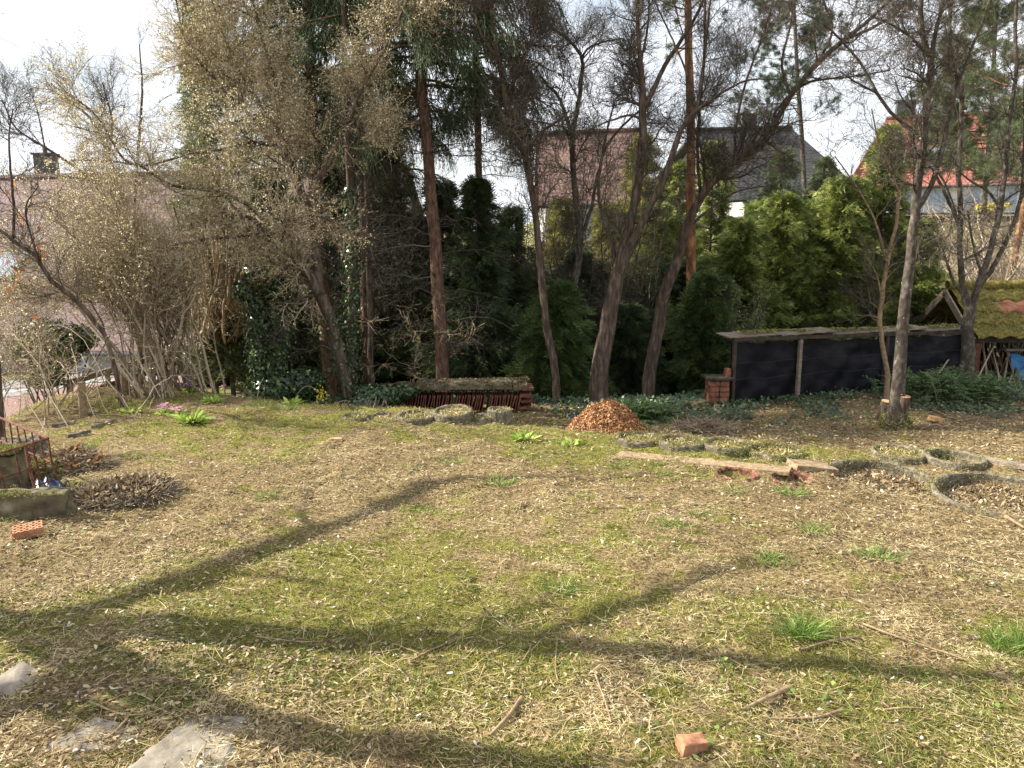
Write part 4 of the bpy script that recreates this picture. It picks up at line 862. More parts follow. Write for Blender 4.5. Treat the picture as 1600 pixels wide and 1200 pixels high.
for sg in (-1, 1): b.add([(sg * L_ / 2, -W_ / 2, -Hh / 2), (sg * L_ / 2, W_ / 2, -Hh / 2), (sg * L_ / 2, W_ / 2, Hh / 2), (sg * L_ / 2, -W_ / 2, Hh / 2)], [[0, 1, 2, 3]], 'clay_light', .45)
b.add([(-L_ / 2, -W_ / 2, -Hh / 2), (L_ / 2, -W_ / 2, -Hh / 2), (L_ / 2, W_ / 2, -Hh / 2), (-L_ / 2, W_ / 2, -Hh / 2)], [[0, 1, 2, 3]], 'clay_light'); b.build('brick_body', root)

# ================================================================== trough, blocks, cage at the left
g = gnd(112, 812); g[2] = H(g[0], g[1]); T0 = g.copy()
root_ = np.array([T0[0] - .62, T0[1] + .03, T0[2]]); ang = .12
b = Buf(); rough_box(b, (T0[0] - .72, T0[1] + .02, T0[2] + .06), (1.36, .13, .23), 'mossy_concrete', ang * .6, 16, .012, mtop='mossy_concrete')
k = 2600; C = np.stack([T0[0] - rng.random(k) * 1.4, T0[1] + rng.normal(size=k) * .05 + .02, np.full(k, T0[2] + .175)], 1); C[:, 1] -= (T0[0] - C[:, 0] - .7) * math.tan(ang * .6) - 0; C = C[fbm(C[:, 0] * 6, C[:, 1] * 9, 2) > .5]; diamonds(b, C, rdir(len(C)) * .8 + [0, 0, .7], rdir(len(C)), .022, .009, 'moss')
tag(b.build('concrete_kerb', None, T0), 'mossy low concrete kerb wall along the left side of the lawn', 'kerb wall')
b = Buf(); q = at(14, 755, 4.9); rough_box(b, (q[0] - .06, 4.98, T0[2] + .17), (.20, .20, .32), 'mossy_concrete', .2, 14, .012)
k = 2400; C = np.array([q[0] - .06, 4.98, T0[2] + .34]) + (rng.random((k, 3)) - .5) * [.20, .20, .0]; diamonds(b, C, rdir(k) * .8 + [0, 0, .8], rdir(k), .035, .012, 'moss'); tag(b.build('concrete_block', None, q), 'upright mossy concrete block inside the rusty wire cage', 'block')
for k_, (px, py, sz, lab) in enumerate(((52, 728, (.26, .20, .03), 'topmost'), (54, 738, (.27, .21, .03), 'middle'), (60, 748, (.28, .22, .03), 'lowest'))):
    q = at(px, py, 5.3); b = Buf(); rough_box(b, q, sz, 'mossy_concrete', .3, 10, .006, tilt=(.03, .05)); kk = 900; C = q + (rng.random((kk, 3)) - .5) * [sz[0], sz[1], 0] + [0, 0, .018]; diamonds(b, C, rdir(kk) * .8 + [0, 0, .6], rdir(kk), .025, .01, 'moss')
    tag(b.build('mossy_slab', None, q), lab + ' of the three mossy slabs stacked behind the cage bars', 'slab', 'mossy slabs in the cage')
q = at(72, 762, 5.15); b = Buf(); nn = 12; V = []
for i in range(nn):
    for j in range(nn): u, v = i / (nn - 1) - .5, j / (nn - 1) - .5; V.append(q + np.array([u * .24, v * .2, .07 * math.exp(-(u * u + v * v) * 8) + .025 * math.sin(u * 20 + v * 13)]))
idx = np.arange(nn * nn).reshape(nn, nn); b.add(V, np.stack([idx[:-1, :-1], idx[1:, :-1], idx[1:, 1:], idx[:-1, 1:]], -1), 'blue_dark'); tag(b.build('plastic_bag', None, q, True), 'crumpled dark blue plastic bag under the mossy slabs', 'plastic bag')
q = at(28, 700, 6.0); b = Buf(); rough_box(b, q, (.34, .25, .13), 'concrete', .3, 12, .02); tag(b.build('stone', None, q), 'pale grey stone behind the rusty cage at the left edge', 'stone')
# rusty wire cage
c1t, c1b = at(75, 685, 4.95), at(91, 765, 4.85); c0t, c0b = at(40, 697, 4.75), at(57, 770, 4.68)
F1 = at(-60, 628, 6.3); N1 = at(-60, 725, 4.6); cage = thing('wire_cage', 'rusty openwork metal cage frame at the left edge of the lawn', 'cage', (c1b[0], c1b[1], T0[2]))
zb = T0[2] + .15
def rod(a, c, r, name='rail'): bb = Buf(); tubes(bb, np.array([a, (np.array(a) + c) / 2 + rng.normal(size=3) * .004, c]), np.array([r] * 3), 7, 'rust'); bb.build(name, cage, cage.location)
def dn(p, z=None): p = np.array(p, float); p[2] = zb if z is None else z; p[0] += .03; return p
rod(c1t, dn(c1t), .007, 'corner_post'); rod(c0t, dn(c0t), .010, 'corner_post')
rod(c1t, F1, .009); rod(c1t, N1, .008); lo = np.array([0, 0, -.16]); rod(c1t + lo, F1 + lo * 1.3, .006); rod(c1t + lo, N1 + lo, .005); rod(c1t + lo * 1.8, N1 + lo * 1.8, .005)
for u in np.linspace(.08, 1, 13): p = c1t + (F1 - c1t) * u; rod(p, [p[0] + .02, p[1], zb - .05 - .1 * u], .0055, 'bar')
for u in np.linspace(.2, 1, 5): p = c1t + (N1 - c1t) * u; rod(p, [p[0] + .02, p[1], zb - .02], .0055, 'bar')

# ================================================================== stick heaps
def heap(px, py, wpx, h, n, m, name, label, L=(.2, .5), r=(.003, .007), cat='brush pile', under='litter', lv=None):
    g = gnd(px, py); R_ = wpx / 2 / F * g[1] * 1.02; base = np.array([g[0], g[1], H(g[0], g[1])]); root = thing(name, label, cat, base); k = 26; V = []
    for i in range(k):
        for j in range(k):
            u, v = i / (k - 1) * 2 - 1, j / (k - 1) * 2 - 1; d = u * u + v * v; x, y = u * R_, v * R_ * .7; V.append((g[0] + x, g[1] + y, H(g[0] + x, g[1] + y) + h * .8 * math.exp(-d * 2.6) - .035 + (fbm(x * 9, y * 9, 3) - .5) * h * .35))
    idx = np.arange(k * k).reshape(k, k); b = Buf(); b.add(V, np.stack([idx[:-1, :-1], idx[1:, :-1], idx[1:, 1:], idx[:-1, 1:]], -1), under, rng.random((k - 1) ** 2) * .9); b.build('core', root, base, True)
    b = Buf(); d = np.sqrt(rng.random(n)) * .95; a = rng.random(n) * 6.283; x, y = g[0] + d * np.cos(a) * R_, g[1] + d * np.sin(a) * R_ * .7; z = H(x, y) + h * .85 * np.exp(-d * d * 2.6) + rng.random(n) * .03
    D = rdir(n, .3); Ln = rng.uniform(*L, n); ts = np.linspace(-.5, .5, 5); P = np.stack([x, y, z], 1)[:, None] + D[:, None] * (ts[None, :, None] * Ln[:, None, None]) + (rdir(n) * .25)[:, None] * (((ts ** 2) * Ln[:, None])[..., None])
    P[..., 2] = np.maximum(P[..., 2], H(P[..., 0], P[..., 1]) + .005); rr = rng.uniform(*r, n); tubes(b, P, rr[:, None] * np.linspace(1, .5, 5)[None], 4, m)
    if lv: k2 = n; diamonds(b, P[:, 2] + rdir(k2) * .03 + [0, 0, .02], rdir(k2), rdir(k2), rng.uniform(.02, .05, k2), rng.uniform(.012, .025, k2), 'litter' if lv == 'litter' else 'litter'); s6 = k2 // 6; diamonds(b, P[:s6, 2] + [0, 0, .03], rdir(s6), rdir(s6), .045, .022, lv)
    b.build('sticks', root, base)
    return root
heap(118, 728, 105, .10, 800, 'twig_tan', 'brush_pile', 'pile of reddish brown twigs and dead leaves beside the wire cage', (.10, .34), (.0015, .0035), lv='orange_leaf')
heap(190, 778, 165, .09, 1500, 'twig_tan', 'stalk_heap', 'tangled heap of dry stalks and moss at the end of the concrete kerb', (.08, .30), (.0013, .0032), lv='litter')
heap(1100, 672, 95, .12, 320, 'twig_tan', 'stalk_heap', 'low heap of dry reddish stalks right of the wood chip pile', (.15, .4), (.002, .004))
# wood chip pile: cone shell of chips
g = gnd(950, 672); cx, cy = at(952, 650, 7.55)[0], 7.55; cz = float(H(cx, cy)); R_ = 86 / F * cy * 1.05; hh = at(945, 620, cy)[2] - cz
base = np.array([cx, cy, cz]); pile = thing('wood_chip_pile', 'heap of fresh orange wood chips at the far edge of the lawn', 'wood chip pile', base)
def pz(d, a): return hh * np.clip(1.03 - (d * (1 + .08 * np.sin(a * 3 + 1))) ** 1.35, 0, 1) * (1 - .12 * np.exp(-(d * 3) ** 2)) 
b = Buf(); nr, na = 22, 50; V = []
for i in range(nr):
    for j in range(na): d = i / (nr - 1); a = j * 6.283 / na; V.append((cx + R_ * d * math.cos(a), cy + R_ * .85 * d * math.sin(a), cz - .03 + float(pz(d, a)) + (float(fbm(d * 6 * math.cos(a), d * 6 * math.sin(a), 3)) - .5) * .07))
idx = np.arange(nr * na).reshape(nr, na); nx = np.roll(idx, -1, 1); b.add(V, np.stack([idx[:-1], idx[1:], nx[1:], nx[:-1]], -1), 'chips'); b.build('core', pile, base, True)
b = Buf(); n = 17000; d = np.where(rng.random(n) < .06, rng.uniform(1., 1.6, n), np.sqrt(rng.random(n)) * 1.08); a = rng.random(n) * 6.283; C = np.stack([cx + R_ * d * np.cos(a), cy + R_ * .85 * d * np.sin(a), np.maximum(cz - .0, cz + .02 + pz(d, a) - .005 + (fbm(d * 6 * np.cos(a), d * 6 * np.sin(a), 3) - .5) * .07) + rng.random(n) * .02], 1)
outw = np.stack([np.cos(a), np.sin(a), np.full(n, .9)], 1); diamonds(b, C, norm(np.cross(outw, rdir(n)) + rdir(n) * .5), norm(outw + rdir(n) * .8), rng.uniform(.012, .042, n), rng.uniform(.006, .016, n), 'chips'); b.build('chips', pile, base)

# logs / stones by the lower bed, cut piece near the tree
for px, py, w, h_, m, lab in ((1065, 638, .16, .09, 'concrete', 'pale stone on the left of the mossy boulder'), (1092, 638, .24, .12, 'mossy_concrete', 'mossy rounded boulder beyond the dry stalk heap'), (1120, 645, .18, .06, 'concrete', 'small pale stone right of the mossy boulder')):
    g = gnd(px, py); b = Buf(); rough_box(b, (g[0], g[1], H(g[0], g[1]) + h_ * .35), (w, w * .7, h_), m, rng.random(), 10, .012); tag(b.build('stone', None, g), lab, 'stone')
g = gnd(1462, 660); b = Buf(); rough_box(b, (g[0], g[1], H(g[0], g[1]) + .04), (.17, .10, .06), 'wood_cut', .4, 6, .006, tilt=(.2, .1)); tag(b.build('wood_offcut', None, g), 'orange offcut of wood on the soil right of the trunk with sawn stubs', 'wood offcut')
g = gnd(525, 688); b = Buf(); rough_box(b, (g[0], g[1], H(g[0], g[1]) + .008), (.10, .05, .018), 'wood_cut', .1, 6, .004); tag(b.build('wood_chip', None, g), 'flat pale piece of wood lying in the lawn before the sunken rings', 'wood piece')
# named sticks on the lawn
def stick(pts, r, label, m='bark_stick', group='loose sticks on the lawn', lift=.01):
    P = np.array([gnd(*p) for p in pts]); P[:, 2] = H(P[:, 0], P[:, 1]) + lift + r; Q, R_ = resample(P, np.linspace(r, r * .55, len(P)), 14); Q[:, 2] = np.maximum(Q[:, 2], H(Q[:, 0], Q[:, 1]) + r * .8); b = Buf(); tubes(b, Q, R_, 7, m)
    e = Q[0]; tubes(b, np.array([e - (Q[1] - Q[0]) * .001, e - (Q[1] - Q[0]) * .03]), np.array([R_[0], .0005]), 7, 'wood_cut'); return tag(b.build('stick', None, Q[0], True), label, 'stick', group)
stick([(1232, 1082), (1195, 1100), (1158, 1118)], .0105, 'thick pale stick with a cut end near the ivy leaves at the lower right')
stick([(815, 1098), (795, 1128), (765, 1158)], .010, 'short brown stick in the middle of the near lawn')
stick([(1340, 1002), (1290, 1010), (1250, 1022)], .008, 'curved brown stick just below the grass tuft at the right')
stick([(1348, 980), (1400, 1000), (1500, 1034)], .0055, 'long straight orange brown twig at the lower right')
stick([(800, 985), (845, 973), (890, 972), (950, 984)], .0045, 'arched thin twig in front of the shadow band')
stick([(880, 975), (905, 1002), (922, 1015)], .004, 'short pale twig hanging off the arched twig')
stick([(870, 1010), (868, 1050), (876, 1082)], .0035, 'thin winding stem crossing the shadow band')
stick([(1315, 1118), (1270, 1130), (1200, 1130)], .0075, 'dark root like twig beneath the ivy leaves')
stick([(200, 1130), (180, 1150), (160, 1165)], .005, 'thin twig on the half buried slab')
stick([(140, 1102), (190, 1122), (240, 1118), (310, 1085)], .0045, 'long bent twig crossing above the paving slabs')
stick([(930, 1060), (945, 1100), (955, 1135)], .0045, 'straight upright looking stem in the near grass')
stick([(975, 1078), (1000, 1095), (1015, 1110)], .006, 'small pale chip like stick right of the middle')
stick([(815, 788), (812, 800)], .007, 'tiny upright brown peg in the middle of the lawn')
stick([(1380, 1115), (1420, 1112), (1450, 1114)], .005, 'thin flat twig near the lower right corner')
stick([(1570, 812), (1600, 830)], .012, 'pale broken branch end by the largest ring bed')
stick([(1450, 640), (1520, 668), (1560, 675)], .010, 'long thin branch on the ground right of the stubbed trunk', 'bark_stick')
stick([(1440, 672), (1480, 664), (1530, 655)], .012, 'brown branch lying beside the orange offcut')
stick([(700, 1000), (760, 965), (800, 942)], .0045, 'straight thin twig leading into the shadow band')
stick([(400, 1000), (480, 1008), (560, 1000)], .004, 'thin twig along the near edge of the left shadow')
stick([(640, 1040), (690, 1015), (740, 1000)], .005, 'slanting brown twig in the middle shadow band')

# ================================================================== grass tufts and flowers
def tuft(g, n, L, w, m, name, label, cat, group, lean=.7, flat=0, rr=.05, s=6):
    if name == 'grass_tuft': n = int(n * rng.uniform(1.6, 2.4)); rr = rng.uniform(.045, .085); L = (L[0] * .4, L[1] * rng.uniform(.75, 1.05)); w = w * .78; lean = rng.uniform(.5, 1.3)
    base = np.array([g[0], g[1], H(g[0], g[1])]); b = Buf(); a = rng.random(n) * 6.283; d0 = np.sqrt(rng.random(n)) * rr; C = np.stack([d0 * np.cos(a) * 1.3, d0 * np.sin(a) * .8, 0 * a - .005], 1)
    if name == 'grass_tuft': C[:, :2] += rng.normal(size=(5, 2))[rng.integers(0, 5, n)] * rr * .45; a = a + rng.normal(size=n) * .9
    ln = lean * rng.uniform(.3, 1.2, n); D = norm(np.stack([np.cos(a) * ln, np.sin(a) * ln, np.ones(n)], 1) + rdir(n) * .15); Ln = rng.uniform(*L, n); ts = np.linspace(0, 1, s)
    fall = np.stack([np.cos(a), np.sin(a), np.full(n, -1.1)], 1) * rng.uniform(.2, .8, n)[:, None]
    P = C[:, None] + D[:, None] * (ts[None, :, None] * Ln[:, None, None]) + fall[:, None] * ((ts ** 2)[None, :, None] * Ln[:, None, None] * .55)
    P[..., 2] = np.maximum(P[..., 2], .002); prof = np.interp(ts, [0, .4, 1], [.6, 1, .08]) if not flat else np.interp(ts, [0, .25, .65, 1], [.25, .6, 1, .2])
    ribbons(b, P, w * rng.uniform(.7, 1.3, n)[:, None] * prof[None], norm(np.cross(D, rdir(n) * .5 + [0, 0, .2])), m); o = b.build(name); o.location = base
    return tag(o, label, cat, group)
TF = [(775, 758, 90, .13, 'fresh grass tuft in the middle of the lawn above the wooden peg'), (703, 722, 70, .11, 'grass tuft left of the plant clump before the rings'), (876, 922, 120, .14, 'bright grass tuft in the centre foreground'), (1047, 826, 110, .12, 'rounded grass tuft right of the centre'), (1096, 804, 45, .09, 'small grass tuft just above the rounded one'), (1246, 992, 170, .20, 'biggest grass tuft, in the right foreground above the shadow'), (1200, 876, 120, .14, 'broad low grass tuft left of the mid right lawn'), (1372, 874, 110, .13, 'dark green grass tuft below the large round ring bed'), (1275, 830, 80, .12, 'grass tuft with pale tips below the sunken clay pots'), (1582, 1015, 150, .22, 'tall loose grass tuft at the right edge'), (640, 735, 40, .09, 'small faint grass tuft below the sunken rings'), (645, 795, 55, .08, 'low grass tuft at the end of the left shadow'), (605, 778, 40, .08, 'small grass tuft inside the left shadow'), (1232, 772, 90, .12, 'long grass strip tuft below the reddish clay pots'), (962, 732, 60, .10, 'small grass tuft below the left end of the long plank'), (1052, 738, 55, .09, 'grass tuft under the middle of the long plank'), (700, 655, 50, .15, 'onion like green grass growing in the tilted ring'), (1485, 715, 40, .12, 'grass growing inside the pale ring behind the beds'), (420, 775, 80, .08, 'low grass patch on the left half of the lawn'), (210, 712, 60, .10, 'grass patch by the twig pile'), (138, 700, 60, .11, 'grass patch beside the lowest edging stone'), (405, 636, 90, .15, 'grass at the top left lip of the lawn'), (450, 640, 90, .14, 'grass along the lip below the ivy'), (1235, 622, 80, .13, 'grass clump at the foot of the black fence'), (225, 1090, 50, .08, 'small yellow green tuft between the paving slabs'), (640, 1080, 40, .07, 'tiny green tuft in the near lawn left of the middle'), (830, 712, 40, .08, 'small tuft beneath the bright plant clump'), (1150, 770, 40, .08, 'small tuft in front of the first clay pot')]
for px, py, n, L, lab in TF: tuft(gnd(px, py), int(n * .8), (L * .45, L), .0055, 'grass', 'grass_tuft', lab, 'grass tuft', 'grass tufts on the lawn')
for px, py, n, L, lab in ((820, 688, 46, .14, 'bright green leafy bulb clump in the middle beyond the lawn'), (892, 695, 24, .09, 'small bright leafy clump left of the chip heap'), (300, 662, 90, .18, 'light green leafy primrose clump on the left'), (455, 632, 24, .12, 'yellow green leafy clump below the ivy trunk'), (335, 628, 40, .12, 'leafy green clump behind the pink primroses'), (205, 645, 26, .12, 'leafy green clump left of the pink primroses')):
    tuft(gnd(px, py), n, (L * .5, L), .034, 'primrose', 'leafy_plant', lab, 'plant', 'leafy garden plants', .9, 1, .05)
for px, py, lab in ((258, 648, 'pink flowering primrose beside the light green clump'), (296, 612, 'pink primrose nearest the hazel stems'), (348, 610, 'pink primrose on the right beside the ivy'), (278, 652, 'small pink primrose touching the light green clump')):
    g = gnd(px, py); o = thing('primrose', lab, 'flower', [g[0], g[1], H(g[0], g[1])], 'pink primroses'); l = tuft(g, 26, (.05, .11), .035, 'primrose', 'leaves', None, None, None, .9, 1, .04); l.parent = o; l.location = (0, 0, 0)
    for k_ in ('label', 'category', 'group'):
        if k_ in l: del l[k_]
    b = Buf(); k = 22; C = rng.normal(size=(k, 3)) * [.038, .038, .012] + [0, 0, .09]
    for p in range(5): a = p * 1.2566; D = np.array([math.cos(a), math.sin(a), .15])[None].repeat(k, 0); diamonds(b, C, D, np.array([[0, -.4, 1.]]).repeat(k, 0), .019, .018, 'petal_pink', skew=.65)
    diamonds(b, C + [0, 0, .003], rdir(k, .1), np.array([[0, 0, 1.]]).repeat(k, 0), .008, .008, 'petal_yellow'); b.build('flowers', o)
# ivy leaves lying in the grass at the lower right
def gcover(n, cen, rr, m, size, nm, label, zr=(.005, .05), up=.5):
    b = Buf()
    for (px, py, w) in cen:
        g = gnd(px, py); k = int(n * w); x = g[0] + rng.normal(size=k) * rr * w ** .5 * (1 + g[1] * .12); y = g[1] + rng.normal(size=k) * rr * .7 * w ** .5 * (1 + g[1] * .12); C = np.stack([x, y, H(x, y) + rng.uniform(*zr, k)], 1)
        nn_ = norm(rdir(k) * .55 + [0, -.2, 1]); D = norm(np.cross(nn_, rdir(k))); s_ = rng.uniform(*size, k); rn = rng.random(k)
        diamonds(b, C, D, nn_, s_, s_ * .9, m, rn, .35)
    return tag(b.build(nm), label, nm.replace('_', ' '), None, 'stuff')
gcover(26, [(1240, 1090, 1), (1310, 1110, .9), (1180, 1060, .6), (1450, 900, .7), (1540, 930, .9), (1380, 860, .5), (1480, 1060, .6), (1060, 1150, .8), (1560, 1110, .6), (900, 1060, .4), (480, 1075, .5), (1120, 1020, .5), (690, 960, .4), (40, 850, 1.2), (150, 830, 1.)], .12, 'grass', (.010, .024), 'ivy_seedlings', 'small green ivy and weed leaves sprouting in the near lawn')
n_ = 30000; x = rng.uniform(1.2, 9, n_); y = rng.uniform(8.4, 12.2, n_); k = (fbm(x * 1.5, y * 1.5, 44) + .20 * (y - 9.9) > .52) & (y < 12.4); x, y = x[k], y[k]; n_ = len(x); b = Buf(); C = np.stack([x, y, H(x, y) + rng.random(n_) * .07], 1); nn_ = norm(rdir(n_) * .6 + [0, -.3, 1]); s_ = rng.uniform(.025, .055, n_); diamonds(b, C, np.cross(nn_, rdir(n_)), nn_, s_, s_ * .85, 'ivy', rng.random(n_), .35)
tag(b.build('ivy_carpet'), 'dark green ivy carpet along the foot of the black fence', 'ivy', None, 'stuff')
n_ = 34000; x = rng.uniform(-4.5, 3, n_); y = rng.uniform(7.6, 11.5, n_); k = (y > np.interp(x, EX, EY) + .25) & (fbm(x * 1.3, y * 1.3, 47) > .47) & ~((x > -1.9) & (x < .5) & (y < 9.65) & (y > 8.2)) & ~((x > .3) & (y < 9.2)); x, y = x[k], y[k]; n_ = len(x); b = Buf(); C = np.stack([x, y, H(x, y) + rng.random(n_) * .12], 1); nn_ = norm(rdir(n_) * .7 + [0, -.3, 1]); s_ = rng.uniform(.025, .06, n_); diamonds(b, C, np.cross(nn_, rdir(n_)), nn_, s_, s_ * .85, 'ivy', rng.random(n_), .35)
tag(b.build('ivy_undergrowth'), 'dark ivy undergrowth beneath the row of trees', 'ivy', None, 'stuff')
n_ = 30000; x = rng.uniform(0, 8, n_); y = rng.uniform(6.1, 11, n_); k = y > np.interp(x, EX, EY) + .2; x, y = x[k], y[k]; n_ = len(x); b = Buf(); C = np.stack([x, y, H(x, y) + rng.random(n_) * .02 + .004], 1); nn_ = norm(rdir(n_) * .5 + [0, 0, 1]); s_ = rng.uniform(.02, .06, n_); diamonds(b, C, np.cross(nn_, rdir(n_)), nn_, s_, s_ * .4, 'litter', rng.random(n_), .35)
tag(b.build('fallen_leaves'), 'fallen brown leaves on the lower soil before the fence', 'leaves', None, 'stuff')
# wooden posts
for px, py, ptop, w, lab in ((130, 652, 597, 12, 'taller mossy wooden post beside the edging stones'), (196, 618, 577, 16, 'short thick wooden post on the bank above the street'), (2, 700, 565, 12, 'leaning orange brown post at the left edge of the photo')):
    g = gnd(px, py); t = at(px + (-3 if px > 9 else -8), ptop, g[1]); g[2] = H(g[0], g[1]) - .1; b = Buf(); P, R_ = resample([g, (g + t) / 2, t], [rad(w, px, py, g[1])] * 3, 8); tubes(b, P, R_, 10, 'bark_brown' if px < 9 else 'bark_stick'); tubes(b, np.array([t, t + [0, 0, .012]]), np.array([R_[-1], .001]), 10, 'wood_old'); tag(b.build('wooden_post', None, g, True), lab, 'post')

# railing along the street beyond the bank
A = at(100, 600, 10.6); B = at(330, 533, 16.0); rl = thing('railing', 'low weathered railing along the street beyond the wooden posts', 'railing', (A[0], A[1], float(H0(A[0], A[1]))))
for k, (dz, m, w) in enumerate(((0, 'wood_old', .09), (-.22, 'rust', .09), (-.42, 'wood_old', .06))):
    b = Buf(); plank(b, A + [0, 0, dz], B + [0, 0, dz], w, .03, m); b.build('rail', rl, rl.location)
for u in np.linspace(0.02, .98, 6):
    b = Buf(); p = A + (B - A) * u; z0 = float(H0(p[0], p[1])) - .1; rough_box(b, (p[0], p[1] + .03, (z0 + p[2] + .05) / 2), (.07, .07, p[2] + .05 - z0), 'wood_old', .3, 6, .003); b.build('post', rl, rl.location)
# ================================================================== trees
# out of frame garden tree on the left whose shadow falls over the near lawn
def shd(px, py, h):
    g = gnd(px, py); return g + sv * (h / sv[2])
base = np.array([-5.2, 4.15, 0.]); base[2] = H(base[0], base[1]); root = thing('fruit_tree', 'bare fruit tree just outside the left edge, casting the forked shadow on the lawn', 'tree', base)
tb = Buf()
def sline(pts, s=22): P, R_ = resample([p for p, r in pts], [r for p, r in pts], s); return P, R_
L0 = sline([(base, .17), (shd(10, 975, 1.35), .135), (shd(420, 992, 2.5), .115), (shd(700, 1003, 3.0), .095), (shd(1000, 1018, 3.6), .065), (shd(1300, 1035, 4.2), .048), (shd(1650, 1075, 5.0), .04)])
L1 = sline([(shd(40, 975, 1.4), .09), (shd(250, 920, 1.9), .075), (shd(480, 835, 2.5), .06), (shd(700, 752, 3.2), .04), (shd(900, 748, 3.7), .025), (shd(1050, 742, 4.1), .016)])
L2 = sline([(shd(820, 1000, 3.2), .06), (shd(960, 955, 3.5), .045), (shd(1100, 905, 3.9), .03), (shd(1180, 880, 4.2), .018)])
L3 = sline([(shd(60, 985, 1.5), .11), (shd(180, 1050, 1.9), .11), (shd(330, 1110, 2.3), .09), (shd(520, 1160, 2.8), .085), (shd(760, 1190, 3.2), .07), (shd(1000, 1240, 3.6), .05)])
L4 = sline([(shd(200, 1045, 1.95), .08), (shd(80, 1080, 2.2), .10), (shd(0, 1105, 2.5), .09), (shd(-200, 1180, 3.), .05)])
PP = np.array([l[0] for l in (L0, L1, L2, L3, L4)]); RR = np.array([l[1] for l in (L0, L1, L2, L3, L4)]); tubes(tb, PP, RR, 10, 'bark_brown'); tb.build('trunk', root, base, True)
P1, R1 = grow(PP, RR, 34, .25, 1, (.5, 1.3), (25, 60), .05, .14, 7, .30, .006); cb = Buf(); tubes(cb, P1, R1, 5, 'bark_brown'); P2, R2 = grow(P1, R1, 190, .1, 1, (.3, .8), (25, 55), .05, .15, 5, .5, .003); tubes(cb, P2, R2, 4, 'twig_brown'); cb.build('crown', root, base)

# ---- spruces
WS = .68
sA = spruce('spruce_tree', 'tall spruce with a bare reddish trunk behind the tile stack', [(691, 604, 11.5, 31), (688, 500, 11.5, 30), (678, 350, 11.5, 28), (664, 200, 11.5, 25), (654, 90, 11.5, 23), (642, -90, 11.5, 20), (634, -300, 11.5, 17)], 80, (.9, 1.8), 205, nh=70)
sB = spruce('spruce_tree', 'tall spruce with drooping branches above the ivy covered trunks', [(520, 622, 12.3, 38), (505, 450, 12.3, 36), (493, 300, 12.3, 33), (486, 150, 12.3, 31), (482, 20, 12.3, 28), (478, -260, 12.3, 22)], 90, (.9, 2.1), 230, nh=70)
sC = spruce('spruce_tree', 'dark spruce between the two tall trunks, its boughs hanging at the top', [(575, 618, 13.2, 26), (570, 400, 13.2, 24), (560, 150, 13.2, 22), (555, -240, 13.2, 16)], 90, (1.0, 2.2), 260, nh=74, dead=60)
sD = spruce('spruce_tree', 'slender spruce whose drooping twigs hang right of the reddish trunk', [(752, 612, 13.8, 20), (750, 400, 13.8, 18), (745, 100, 13.8, 15), (742, -220, 13.8, 11)], 76, (.9, 1.8), 180, nh=64, dead=60)
b_ivy = lambda rt, i0, i1, n: ivy_on(rt[0], rt[1], rt[2], rt[3], n, i0, i1)
ivy_on(sB[0], sB[1], sB[2], sB[3], 1300, 0, .40, .05)
# ---- ivy-covered trunks of the left group
def simple_tree(name, label, lines, ivy=None, **k):
    r = broadleaf(name, label, 'tree', lines, **k)
    if ivy:
        for (i, n, t0, t1, sp) in ivy: ivy_on(r[0], r[1], r[2][i], r[3][i], n, t0, t1, sp)
    return r
simple_tree('ivy_clad_tree', 'straight trunk thickly clad in ivy left of the reddish spruce trunk', [[(552, 620, 11, 20), (552, 480, 11, 20), (550, 330, 11, 17), (541, 180, 11, 14), (536, -40, 11, 10)], [(580, 600, 11.4, 14), (577, 430, 11.4, 13), (572, 250, 11.4, 10), (570, 60, 11.4, 7)]],
            ivy=[(0, 2000, 0, .62, .07)], n1=14, n2=140, n3=900, nb=1500, L1=(.4, 1.), t0=.3, ang=(40, 80))
WS = .62
plum = simple_tree('plum_tree', 'old leaning plum tree covered with pale yellow green buds, left of the spruces', [
    [(548, 640, 9.9, 30), (533, 570, 9.9, 30), (512, 490, 9.9, 32), (488, 440, 9.8, 30), (455, 395, 9.7, 24), (420, 365, 9.6, 20), (385, 340, 9.5, 15), (340, 332, 9.4, 9)],
    [(500, 460, 9.8, 26), (495, 400, 9.9, 24), (478, 320, 10, 20), (455, 255, 10.1, 16), (440, 210, 10.1, 14), (430, 130, 10.1, 10), (405, 40, 10.1, 8), (380, -60, 10, 6)],
    [(475, 320, 10, 14), (440, 240, 9.9, 14), (400, 222, 9.8, 11), (360, 232, 9.7, 8), (300, 240, 9.6, 6), (230, 258, 9.5, 5), (175, 252, 9.4, 4), (110, 250, 9.3, 3)],
    [(440, 390, 9.7, 15), (400, 330, 9.6, 11), (340, 300, 9.4, 9), (270, 290, 9.3, 7), (225, 262, 9.2, 6), (190, 245, 9.2, 6), (150, 180, 9.1, 4), (95, 140, 9.1, 3)],
    [(455, 255, 10.1, 12), (400, 190, 10, 9), (340, 130, 9.9, 7), (290, 60, 9.8, 5), (270, -30, 9.8, 4)],
    [(420, 365, 9.6, 12), (360, 370, 9.4, 9), (290, 380, 9.2, 7), (220, 400, 9.0, 5), (150, 440, 8.9, 3.5)],
    [(478, 320, 10, 14), (520, 240, 10, 11), (560, 150, 10, 8), (610, 60, 10, 6), (650, -30, 10, 4)],
    [(440, 210, 10.1, 10), (380, 120, 10, 8), (340, 30, 10, 6), (320, -60, 10, 5)]],
    ivy=[(0, 350, 0, .35, .04)], twig='twig_tan', bud='bud', n1=125, n2=1150, n3=10500, nb=56000, L1=(.5, 1.35), L2=(.3, .85), L3=(.12, .38), t0=.22, up=.03, ang=(25, 75), bl=(.016, .032), bw=(.009, .017))
WS = .68
